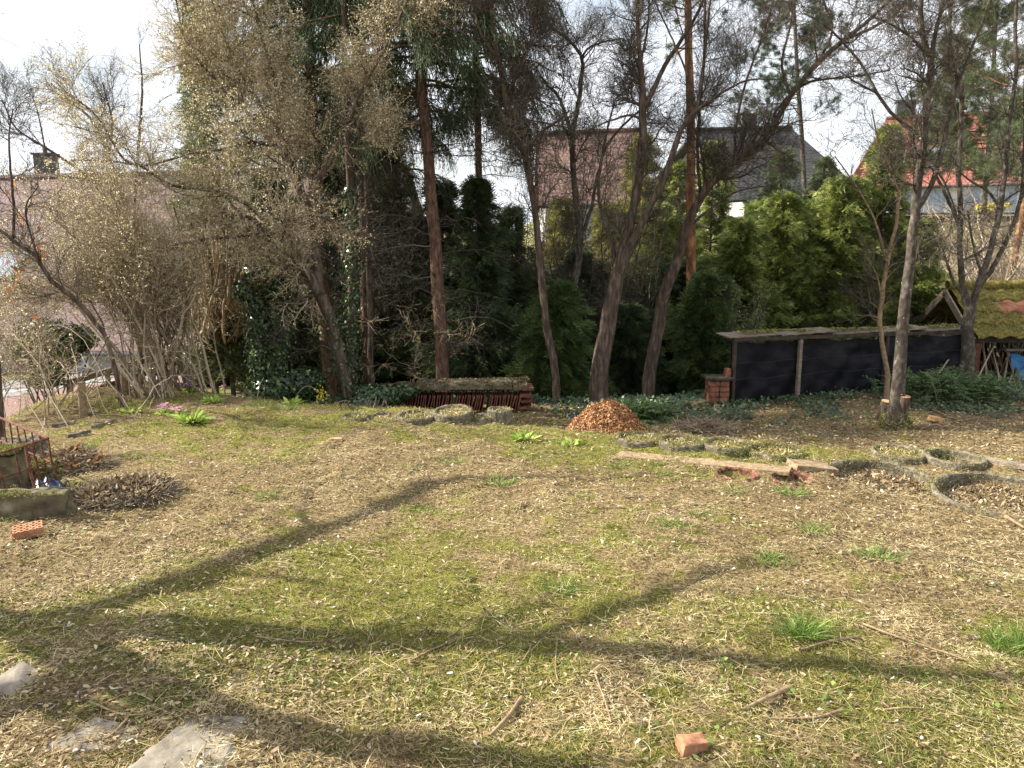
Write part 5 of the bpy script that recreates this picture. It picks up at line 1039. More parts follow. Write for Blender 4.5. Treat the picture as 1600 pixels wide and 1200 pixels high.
# dark ivy stump with bushy head
r = simple_tree('ivy_clad_tree', 'old stump with a bushy ivy head beside the hazel stems', [[(408, 618, 9.9, 20), (405, 540, 9.9, 18), (402, 480, 9.9, 16), (408, 425, 9.9, 12)], [(425, 620, 10, 12), (440, 560, 10, 11), (445, 500, 10, 10), (425, 430, 10, 8)]], ivy=[(0, 2600, .05, .8, .08), (1, 1200, 0, 1, .08)], n1=8, n2=40, n3=150, nb=0, L1=(.2, .4))
def blob_leaves(root, base, blobs, n, m, size, name='crown', nz=.5, skew=.35, asp=.9, hollow=.3):
    b = Buf()
    for (c, rr_) in blobs:
        k = int(n * rr_[0] * rr_[2]); d = rdir(k); rad_ = rng.uniform(hollow, 1, k) ** .5; C = np.asarray(c) + d * rad_[:, None] * np.asarray(rr_) * (.65 + .7 * fbm(d[:, 0] * 2.5 + c[0] * 3, d[:, 2] * 2.5 + d[:, 1], 5))[:, None]
        nn_ = norm(d + rdir(k) * nz); s_ = rng.uniform(*size, k); diamonds(b, C, np.cross(nn_, rdir(k)) + [0, 0, -.2], nn_, s_, s_ * asp, m, rng.random(k), skew)
    return b.build(name, root, base)
blob_leaves(r[0], r[1], [(at(412, 432, 9.9), (.30, .28, .22)), (at(385, 455, 9.9), (.2, .2, .16)), (at(440, 452, 9.9), (.22, .2, .18)), (at(408, 500, 9.9), (.14, .14, .25))], 24000, 'ivy', (.03, .055), 'ivy_head')
g = gnd(455, 618); root = thing('ivy_bush', 'dark bluish ivy bush at the foot of the leaning plum tree', 'bush', g); tbq = Buf(); st = np.stack([g + rng.normal(size=(20, 3)) * [.3, .1, 0]] * 4, 1) + np.linspace(0, 1, 4)[None, :, None] * (rng.normal(size=(20, 1, 3)) * [.2, .1, .05] + [0, 0, .5]); tubes(tbq, st, np.full((20, 4), .009), 4, 'twig_brown'); tbq.build('stem', root, g)
blob_leaves(root, g, [(at(430, 608, 9.9), (.34, .25, .20)), (at(475, 600, 10.1), (.32, .25, .24))], 24000, 'ivy', (.03, .065))
g = gnd(575, 650); root = thing('ivy_bush', 'grey green ivy mound at the left end of the tile stack', 'bush', g); tbq = Buf(); tubes(tbq, (st - st[0, 0]) * .35 + g + [0, .3, -.1], np.full((20, 4), .005), 4, 'twig_brown'); tbq.build('stem', root, g)
blob_leaves(root, g, [(at(590, 618, 9.2), (.34, .22, .15)), (at(566, 632, 9.0), (.22, .2, .12)), (at(630, 612, 9.45), (.22, .15, .10))], 34000, 'ivy', (.03, .055))
# ---- bare broadleaf trees in the middle
hang = dict(bud='bud_brown')
def catkins(root, base, P3, n, L=(.04, .10), m='bud_brown', w=.011):
    C, T = ptson(P3, n, .3); b = Buf(); D = norm(np.array([0, 0, -1.]) + rdir(n) * .18); diamonds(b, C, D, rdir(n), rng.uniform(*L, n), w, m, rng.random(n) * .5); b.build('catkins', root, base)
D_ = simple_tree('birch_tree', 'slender bent brown trunk with dark hanging catkins, right of the spruces', [
    [(870, 614, 10.8, 18), (863, 560, 10.8, 18), (852, 500, 10.8, 17), (846, 440, 10.8, 16), (840, 370, 10.8, 15), (833, 310, 10.8, 15), (824, 258, 10.8, 15), (806, 205, 10.8, 15), (790, 150, 10.8, 14), (780, 95, 10.8, 13), (768, 30, 10.8, 11), (760, -80, 10.8, 8)],
    [(826, 262, 10.8, 9), (824, 232, 10.8, 8), (838, 215, 10.8, 7), (848, 205, 10.8, 6), (870, 190, 10.8, 5), (890, 172, 10.8, 3)],
    [(790, 150, 10.8, 8), (815, 100, 10.8, 7), (835, 40, 10.8, 6), (845, -50, 10.8, 5)], [(780, 95, 10.8, 8), (750, 50, 10.8, 6), (735, -20, 10.8, 5)]],
    n1=50, n2=420, n3=4200, nb=8000, t0=.38, L1=(.5, 1.2), drop=.12, up=.05, bud='bud_brown')
catkins(D_[0], D_[1], D_[5], 4200)
E_ = simple_tree('bare_tree', 'dark forked tree standing far back between the brown roofed house and the big twin trunk', [
    [(880, 600, 12.6, 18), (890, 480, 12.6, 17), (906, 400, 12.6, 17), (903, 340, 12.6, 15), (897, 280, 12.6, 13), (895, 215, 12.6, 12), (902, 170, 12.6, 10), (908, 130, 12.6, 9), (909, 90, 12.6, 8), (888, 62, 12.6, 7), (862, 42, 12.6, 6), (840, -10, 12.6, 4)],
    [(895, 215, 12.6, 9), (884, 180, 12.6, 8), (872, 150, 12.6, 7), (858, 136, 12.6, 6), (845, 120, 12.6, 4)], [(909, 90, 12.6, 6), (920, 75, 12.6, 5), (945, 65, 12.6, 4), (975, 60, 12.6, 3)],
    [(912, 360, 12.6, 10), (925, 320, 12.6, 8), (935, 270, 12.6, 7), (950, 225, 12.6, 6), (985, 185, 12.6, 5), (1020, 160, 12.6, 3)]], bark='bark_grey', n1=44, n2=380, n3=3600, nb=8000, t0=.35, L1=(.5, 1.2))
WS = .58
F_ = simple_tree('bare_tree', 'big twin trunked tree rising right behind the wood chip heap', [
    [(935, 607, 10.5, 50), (943, 540, 10.5, 46), (955, 470, 10.5, 42), (966, 420, 10.5, 36), (977, 382, 10.5, 27), (988, 330, 10.5, 23), (1000, 255, 10.5, 22), (1006, 170, 10.5, 21), (1001, 100, 10.5, 13), (997, 40, 10.5, 11), (993, -60, 10.5, 9)],
    [(968, 425, 10.45, 26), (985, 385, 10.4, 22), (1010, 335, 10.35, 20), (1033, 290, 10.3, 18), (1050, 247, 10.3, 17), (1063, 205, 10.3, 15), (1088, 170, 10.3, 12), (1100, 100, 10.3, 9), (1102, 0, 10.3, 7), (1104, -80, 10.3, 5)],
    [(1006, 170, 10.5, 16), (1020, 140, 10.5, 13), (1040, 100, 10.5, 12), (1060, 70, 10.5, 10), (1095, 10, 10.5, 8), (1120, -50, 10.5, 6)],
    [(968, 440, 10.6, 14), (955, 380, 10.6, 12), (940, 330, 10.7, 10), (935, 290, 10.8, 8), (945, 220, 10.8, 6), (960, 160, 10.8, 4)],
    [(1063, 205, 10.3, 10), (1080, 180, 10.2, 9), (1120, 150, 10.2, 7), (1170, 125, 10.1, 5), (1230, 125, 10, 3)],
    [(1006, 190, 10.5, 9), (985, 180, 10.4, 7), (950, 190, 10.3, 5), (915, 205, 10.2, 3)],
    [(1001, 100, 10.5, 7), (1012, 40, 10.5, 6), (1016, -40, 10.5, 4)], [(1088, 170, 10.3, 8), (1075, 120, 10.2, 6), (1050, 60, 10.2, 5), (1022, 0, 10.2, 4)]],
    n1=62, n2=520, n3=4600, nb=9000, t0=.4, L1=(.5, 1.4), bark='bark_brown')
G_ = simple_tree('bare_tree', 'tree whose curved trunk leans far to the upper right over the conifers', [
    [(1012, 600, 11.2, 34), (1022, 530, 11.2, 34), (1036, 470, 11.2, 32), (1052, 425, 11.1, 30), (1066, 380, 11.1, 27), (1080, 335, 11.0, 24), (1100, 302, 10.9, 22), (1122, 277, 10.8, 20), (1148, 254, 10.7, 19), (1185, 232, 10.6, 19), (1205, 205, 10.5, 16), (1235, 150, 10.4, 15), (1278, 98, 10.3, 15), (1320, 62, 10.2, 13), (1365, 25, 10.1, 10), (1420, -30, 10, 8)],
    [(1320, 62, 10.2, 9), (1360, 45, 10.1, 8), (1400, 20, 10.0, 7), (1440, -20, 10, 5)], [(1205, 205, 10.5, 9), (1215, 170, 10.5, 8), (1260, 130, 10.5, 7), (1330, 120, 10.4, 5), (1390, 110, 10.3, 3)],
    [(1095, 310, 10.9, 10), (1090, 250, 11, 9), (1092, 190, 11, 8), (1100, 100, 11, 6), (1110, 0, 11, 5)], [(1148, 254, 10.7, 9), (1150, 200, 10.8, 7), (1165, 130, 10.8, 6), (1190, 60, 10.9, 5), (1215, -20, 11, 4)],
    [(1235, 150, 10.4, 9), (1222, 100, 10.4, 7), (1235, 40, 10.4, 6), (1245, -30, 10.4, 4)], [(1278, 98, 10.3, 8), (1300, 50, 10.3, 7), (1290, 10, 10.3, 6), (1270, -40, 10.3, 4)],
    [(1072, 360, 11.1, 9), (1105, 330, 11.3, 7), (1150, 300, 11.4, 5), (1200, 290, 11.5, 3)]],
    n1=84, n2=680, n3=5600, nb=11000, t0=.38, L1=(.5, 1.6), up=.06)
# pine with orange bark behind
WS = .5
def pine(name, label, line, tufts, m='pine_needle', bk='bark_pine', n=420, nq=12, L=(.06, .11), t0=.55, n1=26, L1=(.6, 1.5)):
    P, R = pxline(line, 24, .05); base = P[0].copy(); base[2] = H(base[0], base[1]); root = thing(name, label, 'tree', base); tb = Buf(); P[0, 2] = base[2] - .1; tubes(tb, P, R, 12, bk); P1, R1 = grow(P[None], R[None], n1, t0, 1, L1, (60, 95), .06, .12, 7, .3, .012, tl=.3); tubes(tb, P1, R1, 5, bk); tb.build('trunk', root, base, True)
    cb = Buf(); P2, R2 = grow(P1, R1, n, .35, 1, (.2, .6), (30, 70), .06, .15, 4, .6, .004); tubes(cb, P2, R2, 3, 'twig_brown'); k = n * 7; C, T = ptson(P2, k, .4)
    for q in range(nq): diamonds(cb, C, norm(T * .8 + rdir(k)), rdir(k), rng.uniform(*L, k), .0065, m)
    cb.build('crown', root, base); return root, base, P, R
pine('pine_tree', 'straight pine with a flaky orange trunk behind the twin trunked tree', [(1082, 612, 13, 32), (1080, 450, 13, 31), (1079, 330, 13, 30), (1080, 230, 13, 28), (1077, 120, 13, 26), (1075, 0, 13, 23), (1073, -120, 13, 19), (1072, -320, 13, 12)], 0, t0=.62, n=560, n1=34, L1=(.9, 2.2))
pine('pine_tree', 'leaning pine with a bright orange trunk behind the mossy shed at the right edge', [(1574, 470, 17, 22), (1590, 380, 17, 21), (1604, 300, 17, 20), (1625, 100, 17, 18), (1640, -200, 17, 12)], 0, t0=.5, n=900, n1=44, L1=(1., 2.4))
pine('pine_tree', 'pale green feathery pine behind the red roofed house at the upper right', [(1530, 420, 22, 16), (1540, 300, 22, 15), (1550, 150, 22, 13), (1560, -60, 22, 9)], 0, t0=.35, n=2600, n1=80, L1=(1.2, 3.2), L=(.10, .18), bk='bark_grey', nq=14)
pine('pine_tree', 'grey green pine far behind the curved leaning trunk', [(1262, 420, 24, 16), (1255, 250, 24, 14), (1245, 100, 24, 12), (1240, -20, 24, 8)], 0, t0=.42, n=900, n1=46, L1=(1.2, 2.6), L=(.08, .15), m='needle_blue', bk='bark_grey')
# ---- right foreground trees
WS = .62
I_ = simple_tree('cherry_tree', 'grey barked tree with two sawn stubs at its foot in front of the black fence', [
    [(1400, 645, 8.80, 44), (1403, 610, 8.80, 34), (1408, 540, 8.80, 30), (1414, 480, 8.80, 28), (1421, 420, 8.80, 26), (1427, 360, 8.80, 25), (1433, 320, 8.80, 24), (1437, 270, 8.80, 21), (1443, 212, 8.80, 20), (1449, 160, 8.80, 18), (1455, 100, 8.80, 18), (1447, 75, 8.80, 14), (1441, 50, 8.80, 13), (1440, 0, 8.80, 12), (1445, -70, 8.80, 9)],
    [(1456, 92, 8.80, 12), (1460, 60, 8.80, 11), (1470, 20, 8.80, 9), (1482, -40, 8.80, 7)],
    [(1434, 325, 8.80, 15), (1455, 290, 8.75, 13), (1471, 240, 8.75, 12), (1482, 190, 8.70, 11), (1492, 145, 8.65, 10), (1512, 90, 8.65, 8), (1535, 35, 8.55, 7), (1555, -30, 8.55, 5)],
    [(1441, 212, 8.80, 11), (1420, 200, 8.85, 10), (1394, 178, 8.85, 9), (1370, 145, 8.85, 8), (1348, 105, 8.95, 7), (1325, 75, 8.95, 6), (1290, 40, 8.95, 5), (1255, 20, 8.95, 3)],
    [(1450, 88, 8.80, 8), (1430, 65, 8.75, 7), (1412, 50, 8.75, 6), (1385, 35, 8.75, 4), (1350, 20, 8.75, 3)],
    [(1446, 250, 8.75, 7), (1470, 275, 8.65, 6), (1490, 320, 8.65, 5), (1496, 345, 8.65, 4)], [(1490, 150, 8.65, 7), (1482, 90, 8.65, 6), (1486, 30, 8.65, 5), (1490, -30, 8.65, 4)],
    [(1370, 145, 8.85, 6), (1340, 130, 8.85, 5), (1313, 112, 8.85, 3)]],
    bark='bark_grey', n1=52, n2=380, n3=2800, nb=5000, t0=.42, L1=(.4, 1.1))
bs = I_[1]
for px, top, w, lab in ((1386, 627, 17, 'left'), (1413, 619, 19, 'right')):
    b = Buf(); t = at(px, top, 9.2 if px < 1400 else 8.75); g0 = np.array([(t[0] + bs[0]) / 2 + (t[0] - bs[0]) * .05, t[1] + .05, bs[2] - .05]); r_ = rad(w, px, top, 8.75); tubes(b, np.array([g0, (g0 + t) / 2, t]), np.array([r_ * 1.3, r_ * 1.05, r_]), 12, 'bark_brown'); st_ = b.build('sawn_stub', I_[0], bs, True)
    b = Buf(); d_ = norm(t - g0); tubes(b, np.array([t + d_ * .000, t + d_ * .004, t + d_ * .0045]), np.array([r_ * .97, r_ * .95, .0005]), 12, 'wood_cut'); b.build('cut_face', st_, bs)
b = Buf(); k = 700; a = rng.random(k) * 6.283; z = np.abs(rng.normal(size=k)) * .09; C = bs + np.stack([np.cos(a) * (.17 - z * .25 + rng.random(k) * .03), np.sin(a) * (.17 - z * .25), z], 1); diamonds(b, C, rdir(k) + [0, 0, .6], rdir(k), .04, .012, 'moss'); b.build('moss_cushion', I_[0], bs)
# pale lichen dots on the bark
b = Buf(); k = 40; P = I_[2][0]; R = I_[3][0]; i = rng.integers(0, 20, k); a = rng.random(k) * 6.283; D = np.stack([np.cos(a), np.sin(a), 0 * a], 1); C = P[i] + (P[i + 1] - P[i]) * rng.random((k, 1)) + D * (R[i] + .002)[:, None]; diamonds(b, C - np.cross(D, [0, 0, 1]) * .012, np.cross(D, [0, 0, 1]), D, rng.uniform(.010, .022, k), .011, 'pale', rng.random(k), .5); b.build('lichen', I_[0], bs)
simple_tree('young_tree', 'thin pale stemmed young tree just left of the trunk with sawn stubs', [
    [(1388, 592, 10.1, 13), (1380, 545, 10.1, 12), (1375, 500, 10.1, 12), (1380, 450, 10.1, 11), (1388, 400, 10.1, 10), (1400, 350, 10.1, 9), (1405, 300, 10.1, 8)],
    [(1405, 305, 10.1, 6), (1390, 260, 10.1, 5), (1372, 215, 10.1, 4), (1362, 170, 10.1, 3)], [(1405, 300, 10.1, 6), (1415, 270, 10.1, 5), (1425, 235, 10.1, 4), (1422, 190, 10.1, 3)],
    [(1378, 470, 10.1, 5), (1370, 430, 10.1, 4), (1352, 400, 10.1, 3)], [(1386, 410, 10.1, 6), (1365, 340, 10.1, 5), (1330, 280, 10.1, 4), (1305, 245, 10.1, 3)]],
    bark='bark_stick', n1=22, n2=120, n3=600, nb=900, t0=.3, L1=(.25, .7))
WS = .68
K_ = simple_tree('bare_tree', 'multi forked tree growing in front of the mossy shed roof', [
    [(1513, 560, 11.0, 30), (1513, 510, 11.0, 27), (1514, 482, 11.0, 25), (1505, 455, 11.0, 15), (1500, 400, 11.0, 13), (1500, 330, 11.0, 12), (1499, 260, 11.0, 11), (1502, 190, 11.0, 11), (1500, 140, 11.0, 9), (1487, 90, 11.0, 7), (1484, 20, 11.0, 6), (1480, -60, 11, 5)],
    [(1516, 485, 11.0, 18), (1530, 440, 11.0, 15), (1546, 395, 11.0, 13), (1563, 330, 11.0, 12), (1572, 260, 11.0, 11), (1578, 180, 11.0, 10), (1588, 120, 11, 9), (1586, 40, 11.0, 8), (1590, -60, 11, 6)],
    [(1524, 455, 11.0, 13), (1550, 420, 11.0, 11), (1575, 370, 11.0, 10), (1595, 310, 11.0, 9), (1600, 240, 11.0, 8), (1602, 120, 11, 6)],
    [(1510, 465, 11.0, 9), (1490, 440, 11.0, 7), (1478, 405, 11.0, 6), (1470, 380, 11.0, 4)], [(1502, 360, 11.0, 9), (1485, 320, 11, 8), (1460, 270, 11.0, 7), (1440, 245, 11, 5), (1415, 225, 11, 3)],
    [(1564, 330, 11, 7), (1545, 300, 11, 6), (1520, 285, 11, 5), (1500, 270, 11, 3)], [(1533, 430, 11, 7), (1520, 380, 11, 5), (1512, 330, 11, 4)]],
    bark='bark_grey', n1=40, n2=240, n3=1600, nb=2200, t0=.3, L1=(.4, 1.1))
# ---- hazels / suckers at the left: many stems per bush
def hazel(name, label, cen, nst, spread, topx, topy, Y, w=(3, 8), curv=.3, twig='twig_tan', n2=500, n3=2600, nb=6000, bud='bud', group=None, ln=(.3, .9)):
    base = gnd(*cen); base = np.array([base[0], base[1], H(base[0], base[1])]); root = thing(name, label, 'shrub', base, group); PP = []; RR = []
    for i in range(nst):
        b0 = base + np.array([rng.normal() * spread, rng.normal() * spread * .5, -.05]); b0[2] = float(H(b0[0], b0[1])) - .05
        t = at(rng.uniform(*topx), rng.uniform(*topy), rng.uniform(*Y)); m1 = b0 * .6 + t * .4; m1[2] += abs(t[0] - b0[0]) * curv * .5 + .1; m2 = b0 * .25 + t * .75; m2[2] += abs(t[0] - b0[0]) * curv * .3
        r0 = rng.uniform(*w) / 2 / F * base[1]; P, R = resample([b0, m1, m2, t], [r0, r0 * .8, r0 * .55, r0 * .25], 16); P[1:] += np.cumsum(rng.normal(size=(15, 3)) * .022, 0); PP.append(P); RR.append(R)
    PP, RR = np.array(PP), np.array(RR); tb = Buf(); tubes(tb, PP, RR, 6, twig); tb.build('stems', root, base, True); cb = Buf(); P2, R2 = grow(PP, RR, n2, .3, 1, ln, (20, 60), .04, .2, 6, .5, .003, tl=.3); tubes(cb, P2, R2, 4, twig)
    P3, R3 = grow(P2, R2, n3, .1, 1, (.12, .4), (25, 70), .02, .22, 4, .7, .0022); tubes(cb, P3, R3, 3, twig)
    if nb: buds(cb, P3, nb, (.014, .028), (.008, .015), bud)
    cb.build('crown', root, base); return root
hazel('hazel_bush', 'dense hazel bush of many upright tan stems left of the ivy stump', (335, 602), 62, .33, (285, 405), (330, 460), (9.0, 10.4), (2.2, 5.5), .05, n2=420, n3=1800, nb=3000, ln=(.25, .6))
hazel('hazel_bush', 'hazel bush fanning out to the left over the bank', (290, 606), 34, .22, (60, 330), (270, 450), (8.6, 10.), (2.2, 5.5), .30, n2=650, n3=4600, nb=17000)
hazel('hazel_bush', 'thin stemmed bush with pale yellow buds leaning left in front of the plum coloured roof', (235, 618), 24, .15, (-110, 240), (290, 470), (8.4, 9.8), (2, 4), .35, n2=800, n3=7000, nb=27000)
hazel('bramble_bush', 'tangle of arching tan bramble stems above the wooden posts', (150, 640), 30, .5, (10, 330), (520, 630), (7.6, 9.6), (1.1, 2.2), .5, n2=150, n3=500, nb=500, ln=(.2, .6))
hazel('bramble_bush', 'tangled tan twigs at the left edge behind the wire cage', (30, 665), 26, .4, (-120, 130), (440, 600), (7.2, 9.2), (1.1, 2.4), .3, n2=220, n3=1100, nb=2000, ln=(.25, .7))
WS = .9
# slender young tree leaning left, and the branch entering from the left edge
simple_tree('young_tree', 'slender reddish stemmed young tree leaning left on the bank', [[(246, 612, 8.6, 8), (236, 575, 8.6, 8), (226, 545, 8.6, 7), (213, 510, 8.6, 7), (210, 460, 8.6, 6), (206, 400, 8.6, 4), (200, 340, 8.6, 3)], [(226, 545, 8.6, 5), (195, 500, 8.6, 4), (160, 470, 8.5, 3), (120, 440, 8.4, 2)], [(213, 510, 8.6, 4), (240, 460, 8.7, 3), (262, 420, 8.8, 2)]], bark='bark_stick', twig='twig_tan', bud='bud', n1=16, n2=90, n3=500, nb=1200, t0=.3, L1=(.2, .6))
r = simple_tree('oak_sapling', 'thin curved sapling with a few orange dead leaves at the left edge', [[(190, 640, 7.8, 8), (170, 540, 7.8, 8), (130, 480, 7.7, 8), (82, 440, 7.6, 8), (55, 400, 7.6, 7), (28, 382, 7.5, 6), (0, 360, 7.5, 5), (-60, 340, 7.5, 4)], [(20, 380, 7.55, 5), (22, 330, 7.5, 5), (17, 270, 7.5, 4), (14, 215, 7.5, 3), (20, 170, 7.5, 2)], [(60, 405, 7.6, 4), (40, 330, 7.5, 3), (60, 290, 7.5, 2)]], bark='bark_brown', n1=20, n2=110, n3=420, nb=500, t0=.3, L1=(.25, .7))
b = Buf(); C = np.concatenate([at(px, py, 7.6) + rng.normal(size=(k_, 3)) * .045 for px, py, k_ in ((8, 290, 4), (38, 345, 4), (22, 405, 5), (28, 420, 4), (52, 395, 4), (55, 500, 2), (15, 470, 3))]); diamonds(b, C, rdir(len(C)) + [0, 0, -.8], rdir(len(C)), rng.uniform(.05, .09, len(C)), .042, 'orange_leaf'); b.build('dead_leaves', r[0], r[1])
# bare feathery shrub against the sky
simple_tree('hazel_bush', 'grey feathery bare twigs reaching into the white sky at the upper left', [[(215, 520, 12.5, 9), (205, 420, 12.5, 8), (195, 320, 12.5, 7), (170, 245, 12.4, 6), (145, 190, 12.3, 5), (112, 160, 12.2, 3), (80, 130, 12.2, 2)], [(195, 320, 12.5, 5), (130, 270, 12.4, 5), (70, 230, 12.2, 4), (25, 200, 12, 3), (5, 160, 12, 2)], [(170, 245, 12.4, 4), (175, 190, 12.4, 4), (160, 130, 12.4, 2)], [(205, 400, 12.5, 5), (215, 250, 12.6, 5), (222, 150, 12.7, 4), (218, 70, 12.8, 2)], [(70, 230, 12.2, 3), (60, 180, 12.2, 2), (50, 150, 12.2, 2)]],
            bark='bark_brown', n1=30, n2=220, n3=1500, nb=1500, t0=.35, L1=(.4, 1.), up=.12)
# evergreen bush far left
g = at(75, 560, 10.5); g[2] = H(g[0], g[1]); root = thing('laurel_bush', 'dark green evergreen bush behind the tangled twigs at the left', 'bush', g); tbq = Buf(); st2 = np.stack([g + rng.normal(size=(16, 3)) * [.2, .1, 0]] * 4, 1) + np.linspace(0, 1, 4)[None, :, None] * (rng.normal(size=(16, 1, 3)) * [.3, .2, .1] + [0, 0, 1.3]); tubes(tbq, st2, np.full((16, 4), .012), 4, 'twig_brown'); tbq.build('stem', root, g)
blob_leaves(root, g, [(at(75, 540, 10.5), (.45, .35, .38)), (at(115, 530, 10.7), (.3, .3, .22)), (at(45, 520, 10.6), (.2, .2, .18)), (at(70, 585, 10.3), (.25, .2, .2))], 15000, 'ivy', (.04, .08))
# ---- conifers
def con(px, pyb, pyt, Y, wpx, label, m='thuja', n=3000, name='thuja_tree', **k):
    t = at(px, pyt, Y); bz = float(H(t[0], t[1])); return conifer(name, label, 'tree', (t[0], t[1], bz), t[2] - bz, wpx / 2 / F * Y * 1.02, m, n, **k)
con(1392, 0, 172, 14.2, 105, 'tallest golden green conifer, its tip just left of the grey barked trunk', n=7000, nbr=260, shape=.6)
con(1320, 0, 255, 14.0, 170, 'broad golden green conifer behind the middle of the black fence', n=6500, nbr=240, shape=.5)
con(1225, 0, 290, 14.4, 170, 'dull green conifer behind the left half of the black fence', n=6000, nbr=230, shape=.5)
con(1160, 0, 330, 13.6, 130, 'lower shaded conifer right of the orange pine trunk', 'thuja', 4200, nbr=170, shape=.5)
con(1440, 0, 330, 13.4, 110, 'lower bright conifer beside the shed gable', 'thuja', 3600, nbr=150, shape=.5)
con(1105, 0, 420, 12.2, 110, 'dark green conifer behind the brick pier', 'needle_green', 3600, 'yew_bush', nbr=150, shape=.4, spray=(.10, .22))
con(1030, 0, 300, 15.5, 150, 'hazy green conifer seen between the twin trunks', 'thuja', 4200, nbr=180, shape=.5)
con(745, 0, 255, 13.0, 150, 'dark young spruce right of the reddish spruce trunk', 'needle_dark', 6500, 'young_spruce', nbr=220, shape=.6, up=.1)
con(800, 0, 300, 14.2, 110, 'second dark young spruce, behind the bent brown trunk', 'needle_green', 4000, 'young_spruce', nbr=180, shape=.6, up=.1)
con(870, 0, 430, 11.9, 120, 'low feathery green conifer at the foot of the bent brown trunk', 'needle_green', 4200, 'young_spruce', nbr=160, shape=.45, up=.15, spray=(.12, .24))
con(905, 0, 380, 14.5, 120, 'dark conifer behind the twin trunked tree', 'needle_dark', 4000, 'yew_bush', nbr=160, shape=.4)
con(980, 0, 470, 13.0, 130, 'dark yew bush between the twin trunk and the leaning trunk', 'needle_dark', 3600, 'yew_bush', nbr=150, shape=.35)
con(640, 0, 330, 14.5, 150, 'dark conifer left of the reddish spruce trunk', 'needle_dark', 5200, 'yew_bush', nbr=200, shape=.45)
con(560, 0, 420, 14.8, 170, 'dark conifer behind the ivy clad trunks', 'needle_dark', 5000, 'yew_bush', nbr=190, shape=.4)
con(465, 0, 440, 13.0, 130, 'dark conifer behind the ivy stump', 'needle_dark', 4000, 'yew_bush', nbr=160, shape=.4)
con(290, 0, -60, 15.5, 110, 'slim green tree rising against the white sky at the upper left', 'pine_needle', 3600, 'evergreen_tree', nbr=300, shape=.8)
con(320, 0, -40, 15.0, 190, 'tall grey green tree filling the sky behind the budding plum tree', 'pine_needle', 5200, 'evergreen_tree', nbr=320, shape=.5)
con(700, 0, 380, 14.0, 190, 'dark yew mass low behind the reddish spruce trunk', 'needle_dark', 6500, 'yew_bush', nbr=220, shape=.3)
con(830, 0, 400, 15.2, 190, 'dark yew mass low behind the bent brown trunk', 'needle_dark', 6500, 'yew_bush', nbr=220, shape=.3)
con(930, 0, 440, 15.8, 180, 'dark yew mass low behind the twin trunks', 'needle_green', 6000, 'yew_bush', nbr=220, shape=.3)
con(1060, 0, 400, 14.6, 170, 'dull conifer low behind the orange pine trunk', 'needle_dark', 6000, 'yew_bush', nbr=220, shape=.3)
con(510, 0, 300, 15.8, 190, 'tall dark conifer deep behind the ivy clad trunks', 'needle_dark', 6500, 'yew_bush', nbr=220, shape=.4)
con(1270, 0, 300, 15.5, 150, 'golden conifer in the second row behind the black fence', 'thuja', 6000, nbr=240, shape=.4)
con(1355, 0, 320, 15.3, 150, 'second row conifer left of the tallest one', 'thuja', 6000, nbr=240, shape=.4)
con(1190, 0, 300, 15.8, 150, 'second row conifer right of the leaning trunk', 'thuja', 5000, nbr=240, shape=.4)
con(1005, 0, 185, 16.5, 90, 'tall yellow green conifer between the twin trunk and the orange pine', 'willow', 6500, 'cypress_tree', nbr=300, shape=.45)
con(1062, 0, 235, 16.2, 80, 'olive conifer directly behind the orange pine trunk', 'thuja', 5000, 'cypress_tree', nbr=260, shape=.4)
con(1118, 0, 200, 17.0, 95, 'olive conifer hiding the gable of the dark roofed house', 'thuja', 4500, 'cypress_tree', nbr=240, shape=.5)
con(1225, 0, 215, 16.8, 130, 'tall dull conifer rising behind the golden ones', 'pine_needle', 2600, nbr=260, shape=.6)
con(1290, 0, 225, 16.9, 100, 'thin olive conifer left of the red roof', 'pine_needle', 2200, nbr=240, shape=.6)
con(880, 0, 290, 15.5, 120, 'dull olive conifer in front of the brown roofed house', 'willow', 5000, 'cypress_tree', nbr=260, shape=.5)
con(945, 0, 300, 16.5, 80, 'slim olive conifer at the right corner of the brown roofed house', 'willow', 3500, 'cypress_tree', nbr=240, shape=.5)
con(770, 0, 330, 15.8, 120, 'olive conifer just left of the brown roofed house', 'willow', 4500, 'cypress_tree', nbr=240, shape=.5)
con(420, 0, 250, 14.6, 150, 'dark conifer behind the leaning plum limbs', 'needle_dark', 7500, 'yew_bush', nbr=300, shape=.45)
con(520, 0, 170, 14.4, 130, 'tall dark conifer filling the gap left of the ivy clad trunk', 'needle_dark', 8000, 'young_spruce', nbr=320, shape=.5)
con(600, 0, 180, 14.2, 130, 'tall dark conifer filling the gap right of the ivy clad trunk', 'needle_dark', 8000, 'young_spruce', nbr=320, shape=.5)
con(690, 0, 260, 14.6, 120, 'dark green conifer directly behind the reddish spruce trunk', 'needle_dark', 7000, 'young_spruce', nbr=300, shape=.45)
# willowy yellow green shrubs in the gaps
hazel('willow_bush', 'yellow green willow bush showing between the middle trunks', (985, 618), 26, .4, (930, 1080), (190, 430), (13, 15.5), (1.1, 2.6), .05, 'twig_brown', 500, 4200, 14000, 'willow')
hazel('willow_bush', 'reddish brown leafless bush before the brown roofed house', (865, 612), 26, .4, (815, 950), (240, 420), (13, 16), (1.1, 2.6), .05, 'twig_brown', 500, 3600, 6000, 'bud_brown')
hazel('willow_bush', 'yellow green twiggy bush behind the left end of the black fence', (1160, 600), 18, .25, (1130, 1210), (425, 520), (11.8, 12.8), (1., 2.2), .05, 'twig_brown', 140, 700, 2600, 'primrose', ln=(.15, .4))
hazel('bare_bush', 'grey brown bare thicket on the slope behind the mossy shed', (1500, 595), 60, .9, (1440, 1660), (320, 450), (15, 20), (2, 4), .05, 'twig_tan', 900, 5000, 5000, 'bud_brown', ln=(.4, 1.2))
